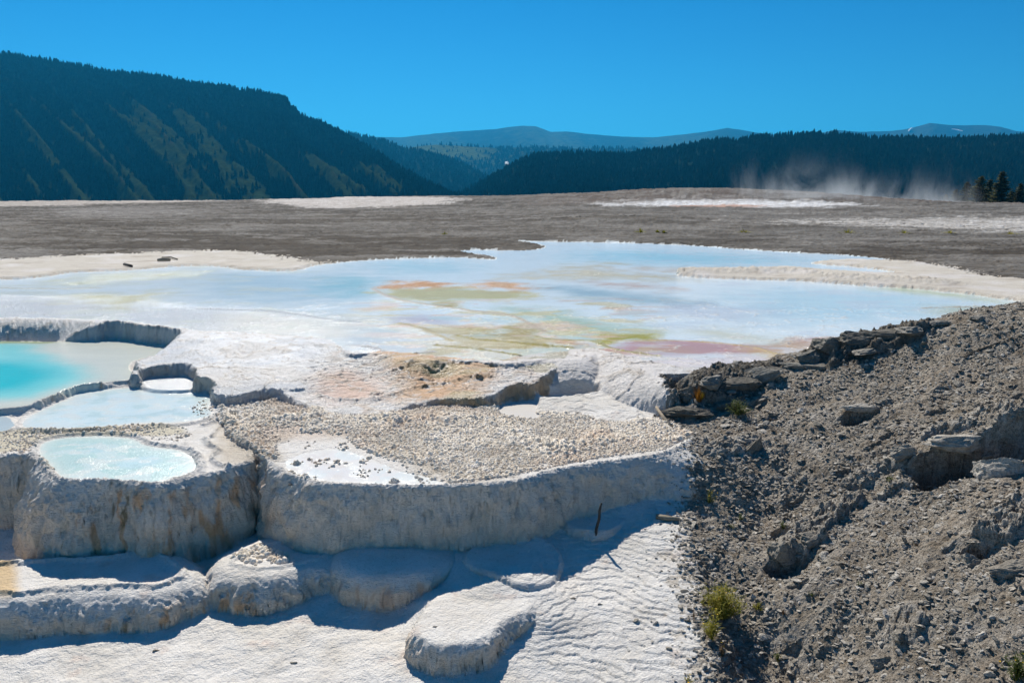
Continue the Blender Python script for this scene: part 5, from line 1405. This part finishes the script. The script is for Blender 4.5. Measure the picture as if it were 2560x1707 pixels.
rock(1940, 930, None, 0.35, 0.11, 0.25, 0.2, 'small broken rock right of the tilted block', 1, grp=G2)
rock(2000, 915, None, 0.38, 0.10, 0.25, -0.3, 'low rubble rock between the tilted block and the crest outcrop', 2, grp=G2)
rock(2170, 880, None, 0.69, 0.07, 0.18, 0.55, 'long dark rib running down from the crest outcrop', 3, grp=G1)
G3 = 'blocks lying on the rubble slope'
rock(1885, 1125, None, .22, .18, .12, 0.7, 'slanting brown block on the upper left of the rubble slope', 4, M_STONE, (0.2, -0.4), grp=G3)
rock(1960, 1390, None, .24, .22, .2, 0.4, 'big cracked block above the dark hollow in the middle of the slope', 0, M_STONE, grp=G3)
rock(2030, 1350, None, .22, .10, .16, 0.5, 'low crust block right of the big cracked block', 1, M_STONE, grp=G3)
rock(2140, 1020, None, .24, .10, .14, 0.0, 'thin overhanging slab above the small dark hollow', 2, M_STONE, grp=G3)
rock(2380, 1120, None, .55, .16, .26, -0.25, 'thick crust arch over the large dark hollow', 3, M_STONE, grp=G3)
rock(2500, 1180, None, .32, .24, .22, -0.5, 'ragged lump at the right end of the large hollow', 4, M_STONE, grp=G3)
rock(2260, 1135, None, .26, .16, .18, 0.4, 'crust lump at the left end of the large hollow', 5, M_STONE, grp=G3)
rock(2430, 1410, None, .13, .13, .12, 0.2, 'brown rounded rock at the right side under the slope', 1, M_STONE, grp=G3)
rock(2525, 1430, None, .24, .16, .18, 0.2, 'large brown rock cut by the right edge of the picture', 2, M_STONE, grp=G3)
rock(2245, 1600, None, .08, .10, .08, 0.2, 'tan pebbly stone near the bottom of the slope', 3, M_STONE, grp=G3)
rock(2210, 1655, None, .13, .08, .1, 0.2, 'flat tan stone at the bottom of the slope', 4, M_STONE, grp=G3)
rock(2455, 1590, None, .11, .05, .05, 0.5, 'long narrow stone casting a shadow at the lower right', 5, M_STONE, (0, -0.3), grp=G3)
rock(2380, 1580, None, .06, .05, .05, 0.1, 'small pale stone beside the long narrow stone', 0, M_STONE, grp=G3)
rock(2260, 1335, None, .05, .05, .045, 0.1, 'pale block on the smooth gravel right of the centre', 1, M_STONE, grp=G3)
rock(2240, 1140, None, .07, .04, .06, 0.3, 'pale grey stone in front of the large hollow', 2, M_STONE, grp=G3)
G4 = 'loose stones on the white floor'
M_PALE = mat_stone('pale_loose_stone', (0.42, 0.38, 0.32), False)
rock(1430, 1497, None, .032, .022, .02, 0.2, 'grey pebble alone on the white floor right of the front mound', 2, M_PALE, nm='pebble', grp=G4)
rock(1628, 1555, None, .018, .02, .015, 0.2, 'tiny ochre pebble on the white floor near the rubble slope', 3, M_PALE, nm='pebble', grp=G4)
rock(735, 1657, None, .05, .02, .035, 0.2, 'small brown stone standing in for a hole in the white floor left of the front mound', 4, M_PALE, nm='pebble', grp=G4)  # stone added in place of a small hole in the floor
rock(1088, 1566, None, .03, .015, .02, 0.2, 'brown crumb on top of the front mound', 5, M_PALE, nm='pebble', grp=G4)
rock(727, 1212, None, .045, .02, .03, 0.1, 'small dark chip on the rim of the right terrace', 1, M_DARK, nm='pebble', grp=G4)
rock(1500, 1511, None, .04, .02, .02, 0.2, 'thin brown flake on the terracettes', 1, M_PALE, nm='pebble', grp=G4)
rock(390, 1628, None, .05, .02, .025, 0.2, 'orange crumb on the white floor under the basin ridge', 0, M_PALE, nm='pebble', grp=G4)

# ------------------------------------------------------------------ sticks
M_WOOD = mat_flat('weathered_wood', (.30, .25, .19), 0.85, 0.3, 30)
M_DWOOD = mat_flat('dark_wet_wood', (.055, .048, .04), 0.8, 0.3, 30)
M_GREYW = mat_flat('bleached_wood', (.55, .52, .47), 0.85, 0.2, 30)
def tube(pts, rads, n=8):
    V, F = [], []
    for i, p in enumerate(pts):
        p = Vector(p)
        t = (Vector(pts[min(i + 1, len(pts) - 1)]) - Vector(pts[max(i - 1, 0)])).normalized()
        u = t.cross(Vector((0.3, 0.2, 0.93))).normalized(); w = t.cross(u)
        for k in range(n):
            a = 6.2832 * k / n
            rr = rads[i] * (1 + 0.15 * math.sin(3 * a + i))
            V.append(tuple(p + (u * math.cos(a) + w * math.sin(a)) * rr))
        if i:
            b = (i - 1) * n
            for k in range(n): F.append((b + k, b + (k + 1) % n, b + n + (k + 1) % n, b + n + k))
    V.append(tuple(pts[0])); V.append(tuple(pts[-1])); e = len(V) - 2; L = (len(pts) - 1) * n
    for k in range(n):
        F.append((e, (k + 1) % n, k, k)); F.append((e + 1, L + k, L + (k + 1) % n, L + (k + 1) % n))
    return V, F
def tube_obj(name, pts, rads, mat, parent=None, n=8):
    import bmesh
    V, F = tube(pts, rads, n)
    me = bpy.data.meshes.new(name)
    me.from_pydata(V, [], [tuple(dict.fromkeys(f)) for f in F]); me.materials.append(mat)
    me.polygons.foreach_set('use_smooth', [True] * len(me.polygons))
    return link(bpy.data.objects.new(name, me), parent)
def on(px, py, up=0.0):
    x, y, z = hit(px, py); return (x, y, z + up)
b0 = Vector(on(1489, 1345, -0.03))
tag(tube_obj('stick', [b0, b0 + Vector((.01, .02, .13)), b0 + Vector((.045, .03, .27)), b0 + Vector((.05, .035, .40)), b0 + Vector((.075, .04, .50))], [.022, .021, .020, .018, .014], M_DWOOD), 'dark upright stick leaning in front of the terrace wall', 'stick')
tag(tube_obj('stick', [on(1640, 1026, .03), on(1657, 1046, .035), on(1678, 1070, .03)], [.022, .030, .034], M_WOOD), 'pale tan branch lying on the crust beside the dark rocks', 'stick')
tag(tube_obj('driftwood', [on(1640, 1296, .03), on(1670, 1302, .03), on(1698, 1303, .03)], [.035, .04, .02], M_WOOD), 'short flat piece of grey driftwood on the right white floor', 'driftwood')
tw = empty('twig', on(1945, 975)); tag(tw, 'thin bleached twig lying crooked on the upper slope', 'twig')
def tw_part(L, r0):
    q = [Vector(on(a, b, .012)) - tw.location for a, b in L]
    tube_obj('branchlet', q, [r0] * len(q), M_GREYW, tw, 5)
tw_part([(1958, 955), (1952, 965), (1940, 970), (1942, 976), (1952, 981), (1962, 984)], 0.007)
tag(tube_obj('stick', [on(394, 655, .08), on(410, 654, .10), on(426, 653, .08)], [.06, .09, .07], M_WOOD), 'thick short log on the cream shore, the left of two', 'log')
tag(tube_obj('stick', [on(405, 648, .08), on(428, 646, .06), on(444, 651, .05)], [.03, .03, .03], M_WOOD), 'thin branch lying just behind the thick short log', 'stick')
tag(tube_obj('stick', [on(311, 665, .08), on(330, 668, .05)], [.06, .05], M_DWOOD), 'dark stub of wood on the cream shore left of the logs', 'log')
tag(tube_obj('stick', [on(2410, 895, .01), on(2450, 876, .015), on(2510, 853, .01)], [.010, .012, .008], M_DWOOD), 'long thin dark stick lying down the upper right slope', 'stick')

# ------------------------------------------------------------------ small plants
M_GREEN = mat_flat('herb_green', (.085, .11, .02), 0.7, 0.3, 20, 0.3, 0.35)
M_YGREEN = mat_flat('yellow_green_leaf', (.30, .27, .03), 0.7, 0.3, 20, 0.3, 0.35)
M_RUST = mat_flat('rusty_grass', (.30, .13, .02), 0.8, 0.3, 20, 0.3, 0.35)
M_YEL = mat_flat('yellow_petals', (.75, .48, .02), 0.6, 0.15, 20, 0.3, 0.3)
M_DRY = mat_flat('dry_stem', (.22, .13, .06), 0.9, 0.3, 20)
def blade(V, F, p, d, L, w, curve, seg=3):
    up = Vector((0, 0, 1)); s = d.cross(up)
    s = s.normalized() if s.length > 1e-3 else Vector((1, 0, 0))
    b = len(V); q = Vector(p); dd_ = d.normalized()
    for i in range(seg + 1):
        t = i / seg; ww = w * (1 - t) ** 0.7 + 0.0004
        V.append(tuple(q - s * ww)); V.append(tuple(q + s * ww))
        q = q + dd_ * (L / seg); dd_ = (dd_ - up * curve / seg).normalized()
        if i: F.append((b + 2 * i - 2, b + 2 * i - 1, b + 2 * i + 1, b + 2 * i))
    return q
def plant(name, px, py, h, w, n, mats, lb, cat, seed, flowers=0, broad=0, grp=None, bl=0.003):
    r = random.Random(seed)
    root = empty(name, on(px, py, -0.01)); tag(root, lb, cat, grp)
    V, F = [], []; tips = []
    for i in range(n):
        a = r.uniform(0, 6.283); lean = r.uniform(0.0, 1.0)
        p = Vector((math.cos(a) * w * 0.25 * lean, math.sin(a) * w * 0.25 * lean, 0))
        d = Vector((math.cos(a) * lean * w / h, math.sin(a) * lean * w / h, 1))
        L = h * r.uniform(0.5, 1.0) * (1 - 0.25 * lean)
        e = blade(V, F, p, d, L, bl, 0.35 * lean)
        tips.append((e, d))
        if cat != 'grass':
            for k in range(7):
                t = r.uniform(0.25, 1.0)
                q = p + (e - p) * t
                a2_ = r.uniform(0, 6.283)
                blade(V, F, q, Vector((math.cos(a2_), math.sin(a2_), r.uniform(0.1, 1.2))), r.uniform(0.12, 0.25) * h, bl * 1.6, 0.6, 2)
    mesh_obj('foliage', np.array(V), np.array(F), None, False, mats[0], root)
    if broad:
        for i in range(broad):
            a = r.uniform(0, 6.283); V, F = [], []
            blade(V, F, (0, 0, 0), Vector((math.cos(a), math.sin(a) * 0.6, 0.8)), h * r.uniform(0.5, 0.75), bl * 5, 0.8, 4)
            mesh_obj('leaf', np.array(V), np.array(F), None, True, mats[0], root)
    r.shuffle(tips)
    for i in range(flowers):
        e, d = tips[i % len(tips)]
        V, F = [], []
        R0 = 0.011
        c0 = e + Vector((0, 0, 0.006))
        for k in range(9):
            a = 6.283 * k / 9
            u = Vector((math.cos(a), math.sin(a), 0.35)); s = Vector((-math.sin(a), math.cos(a), 0))
            b = len(V)
            V += [tuple(c0), tuple(c0 + u * R0 * 0.6 - s * R0 * 0.28), tuple(c0 + u * R0), tuple(c0 + u * R0 * 0.6 + s * R0 * 0.28)]
            F.append((b, b + 1, b + 2, b + 3))
        mesh_obj('flower', np.array(V), np.array(F), None, False, M_YEL, root)
    return root
plant('flowering_herb', 1772, 1258, .19, .12, 26, [M_GREEN], 'green herb with two yellow flower heads at the slope edge beside the terrace end', 'plant', 1, 8, 5)
plant('flowering_bush', 1805, 1545, .36, .30, 230, [M_YGREEN], 'bushy yellow green herb with small yellow flowers, the largest plant', 'plant', 2, 16, 0)
plant('flowering_bush', 1778, 1600, .32, .10, 44, [M_YGREEN], 'thin straggly stems hanging below the largest bush at the white edge', 'plant', 3, 7, 0)
plant('grass_tuft', 1745, 1005, .34, .20, 170, [M_RUST], 'rusty orange grass tuft in front of the dark blocks', 'grass', 4)
plant('grass_tuft', 1755, 1000, .20, .12, 60, [M_YGREEN], 'yellow green blades mixed into the rusty tuft', 'grass', 5)
plant('herb_tuft', 1845, 1035, .24, .30, 130, [M_GREEN], 'low green herb between the grey rocks above the slope', 'plant', 6)
plant('flowering_herb', 2540, 1700, .24, .16, 70, [M_GREEN], 'green herb with yellow daisies in the bottom right corner', 'plant', 7, 7, 0)
plant('herb_tuft', 2225, 1202, .08, .10, 30, [M_GREEN], 'small green tuft in front of the large hollow', 'plant', 8)
plant('herb_tuft', 1852, 1300, .10, .05, 14, [M_GREEN], 'slim green sprig below the flowering herb', 'plant', 9)
plant('herb_tuft', 1957, 1322, .11, .06, 18, [M_GREEN], 'sprig beside the big cracked block', 'plant', 10)
plant('herb_tuft', 1830, 1320, .07, .05, 12, [M_GREEN], 'tiny sprig left of the slim green sprig', 'plant', 11)
plant('herb_tuft', 1945, 1655, .11, .06, 22, [M_GREEN], 'dark green sprig at the bottom left of the slope', 'plant', 12)
plant('dry_tuft', 1958, 1535, .09, .10, 50, [M_DRY], 'brown dry tuft right of the largest bush', 'grass', 13)
plant('dry_tuft', 1895, 1525, .09, .10, 36, [M_YGREEN], 'yellowish sparse tuft touching the largest bush', 'plant', 14)
plant('herb_tuft', 2030, 1490, .05, .06, 16, [M_GREEN], 'very small green tuft right of the brown dry tuft', 'plant', 15)
plant('herb_tuft', 2150, 1465, .06, .05, 12, [M_GREEN], 'single green sprig in the middle of the lower slope', 'plant', 16)
plant('dry_tuft', 2290, 1365, .09, .04, 16, [M_DRY], 'dry reddish sprig near the pale block', 'grass', 17)
plant('herb_tuft', 1805, 1640, .14, .05, 16, [M_DRY], 'dry stems at the white edge near the bottom', 'plant', 18, 2)
plant('dry_tuft', 1735, 1545, .24, .14, 10, [M_DRY], 'leaning dry stems over the white floor left of the largest bush', 'grass', 19, 0)
plant('dry_tuft', 1690, 1345, .10, .12, 14, [M_DRY], 'sparse dry twigs on a lump of the white floor', 'grass', 20, 0)
plant('herb_tuft', 1720, 1707, .08, .08, 14, [M_YGREEN], 'tiny yellow flowered sprig at the bottom edge of the white floor', 'plant', 21, 3)
for i, (a, b) in enumerate([(1603, 513), (1645, 547), (1661, 547), (1865, 524), (1110, 502), (2125, 525), (2265, 526), (2530, 540), (2380, 533)]):
    x, y, z = hit(a, b)
    LBS = ['yellow green tuft on the plateau below the left end of the far terrace', 'left one of two tiny tufts in the middle of the plateau', 'right one of two tiny tufts in the middle of the plateau', 'yellowish tuft on the plateau under the steaming pool',
           'faint tuft right of the white flat on the far plateau', 'green tuft in the hollow below the steam', 'low green tuft right of the hollow below the steam', 'sparse tuft on the pale plateau near the right edge', 'sparse tuft on the pale plateau left of the pines']
    plant('plateau_tuft', a, b, [.45, .28, .28, .4, .3, .5, .4, .4, .35][i], [1.6, .5, .5, 2.6, 1, 3.5, 2.5, 4, 2.5][i], 70, [M_YGREEN], LBS[i], 'grass', 60 + i, bl=0.03, grp='grass tufts on the plateau')
print('things', round(time.time() - T0, 1))

# ------------------------------------------------------------------ steam over the far pools
def steam(L, D, hgt, dep, density, lb, seed):
    p0 = at_d(L[0][0], L[0][1], D); p1 = at_d(L[1][0], L[1][1], D)
    x0, x1 = float(p0[0]), float(p1[0]); z0 = float(min(p0[2], p1[2])) - 0.6
    V = [(x0, D - dep, z0), (x1, D - dep, z0), (x1, D + dep, z0), (x0, D + dep, z0), (x0, D - dep, z0 + hgt), (x1, D - dep, z0 + hgt), (x1, D + dep, z0 + hgt), (x0, D + dep, z0 + hgt)]
    F = [(0, 3, 2, 1), (4, 5, 6, 7), (0, 1, 5, 4), (1, 2, 6, 5), (2, 3, 7, 6), (3, 0, 4, 7)]
    m = bpy.data.materials.new('steam'); m.use_nodes = True
    nt = m.node_tree; nt.nodes.clear()
    out = nt.nodes.new('ShaderNodeOutputMaterial'); pv = nt.nodes.new('ShaderNodeVolumePrincipled')
    pv.inputs['Color'].default_value = (0.90, 0.96, 1.0, 1); pv.inputs['Anisotropy'].default_value = 0.25
    g_ = nt.nodes.new('ShaderNodeNewGeometry')
    mp = nt.nodes.new('ShaderNodeMapping'); mp.inputs['Scale'].default_value = (0.16, 0.16, 0.085); mp.inputs['Location'].default_value = (seed * 3.1, seed, 0)
    nt.links.new(g_.outputs['Position'], mp.inputs['Vector'])
    nz_ = noise(nt, mp.outputs[0], 1.0, 4, 0.6); nz_.inputs['Distortion'].default_value = 1.2
    sep = nt.nodes.new('ShaderNodeSeparateXYZ'); nt.links.new(g_.outputs['Position'], sep.inputs[0])
    hh = math_node(nt, 'DIVIDE', math_node(nt, 'SUBTRACT', sep.outputs[2], z0), hgt, True)
    fall = math_node(nt, 'POWER', math_node(nt, 'SUBTRACT', 1.0, hh), 3.0)
    xx = math_node(nt, 'DIVIDE', math_node(nt, 'SUBTRACT', sep.outputs[0], x0), x1 - x0, True)
    win_ = math_node(nt, 'MULTIPLY', math_node(nt, 'MULTIPLY', xx, math_node(nt, 'SUBTRACT', 1.0, xx)), 4.0)
    thr = math_node(nt, 'MULTIPLY_ADD', hh, 0.22); thr.node.inputs[2].default_value = 0.40
    dn_ = math_node(nt, 'MULTIPLY', math_node(nt, 'SUBTRACT', nz_.outputs[0], thr), 5.0)
    dn_ = math_node(nt, 'MAXIMUM', dn_, 0.0)
    dn_ = math_node(nt, 'MULTIPLY', math_node(nt, 'MULTIPLY', dn_, fall), win_)
    nt.links.new(math_node(nt, 'MULTIPLY', dn_, density), pv.inputs['Density'])
    nt.links.new(pv.outputs[0], out.inputs['Volume'])
    o = mesh_obj('steam', np.array(V), np.array(F), None, False, m)
    return tag(o, lb, None, None, 'stuff')
if True:
    steam([(1830, 505), (2150, 505)], 136, 12, 7, 0.46, 'thin white steam rising from the far pool in the middle of the far terrace', 1)
    steam([(2030, 500), (2420, 516)], 156, 12, 7, 0.38, 'wisps of steam drifting towards the pines', 2)

# ------------------------------------------------------------------ air
hm = bpy.data.materials.new('haze_air'); hm.use_nodes = True
nt = hm.node_tree; nt.nodes.clear()
out = nt.nodes.new('ShaderNodeOutputMaterial'); pv = nt.nodes.new('ShaderNodeVolumePrincipled')
pv.inputs['Color'].default_value = (0.03, 0.50, 1.0, 1)
pv.inputs['Density'].default_value = 0.00009
pv.inputs['Anisotropy'].default_value = 0.3
nt.links.new(pv.outputs[0], out.inputs['Volume'])
x0, x1, y0, y1, z0, z1 = -9000, 9000, -400, 12000, -75, 720
V = [(x0, y0, z0), (x1, y0, z0), (x1, y1, z0), (x0, y1, z0), (x0, y0, z1), (x1, y0, z1), (x1, y1, z1), (x0, y1, z1)]
F = [(0, 3, 2, 1), (4, 5, 6, 7), (0, 1, 5, 4), (1, 2, 6, 5), (2, 3, 7, 6), (3, 0, 4, 7)]
tag(mesh_obj('haze', np.array(V), np.array(F), None, False, hm), 'blue haze in the mountain air', None, None, 'stuff')
print('done', round(time.time() - T0, 1))
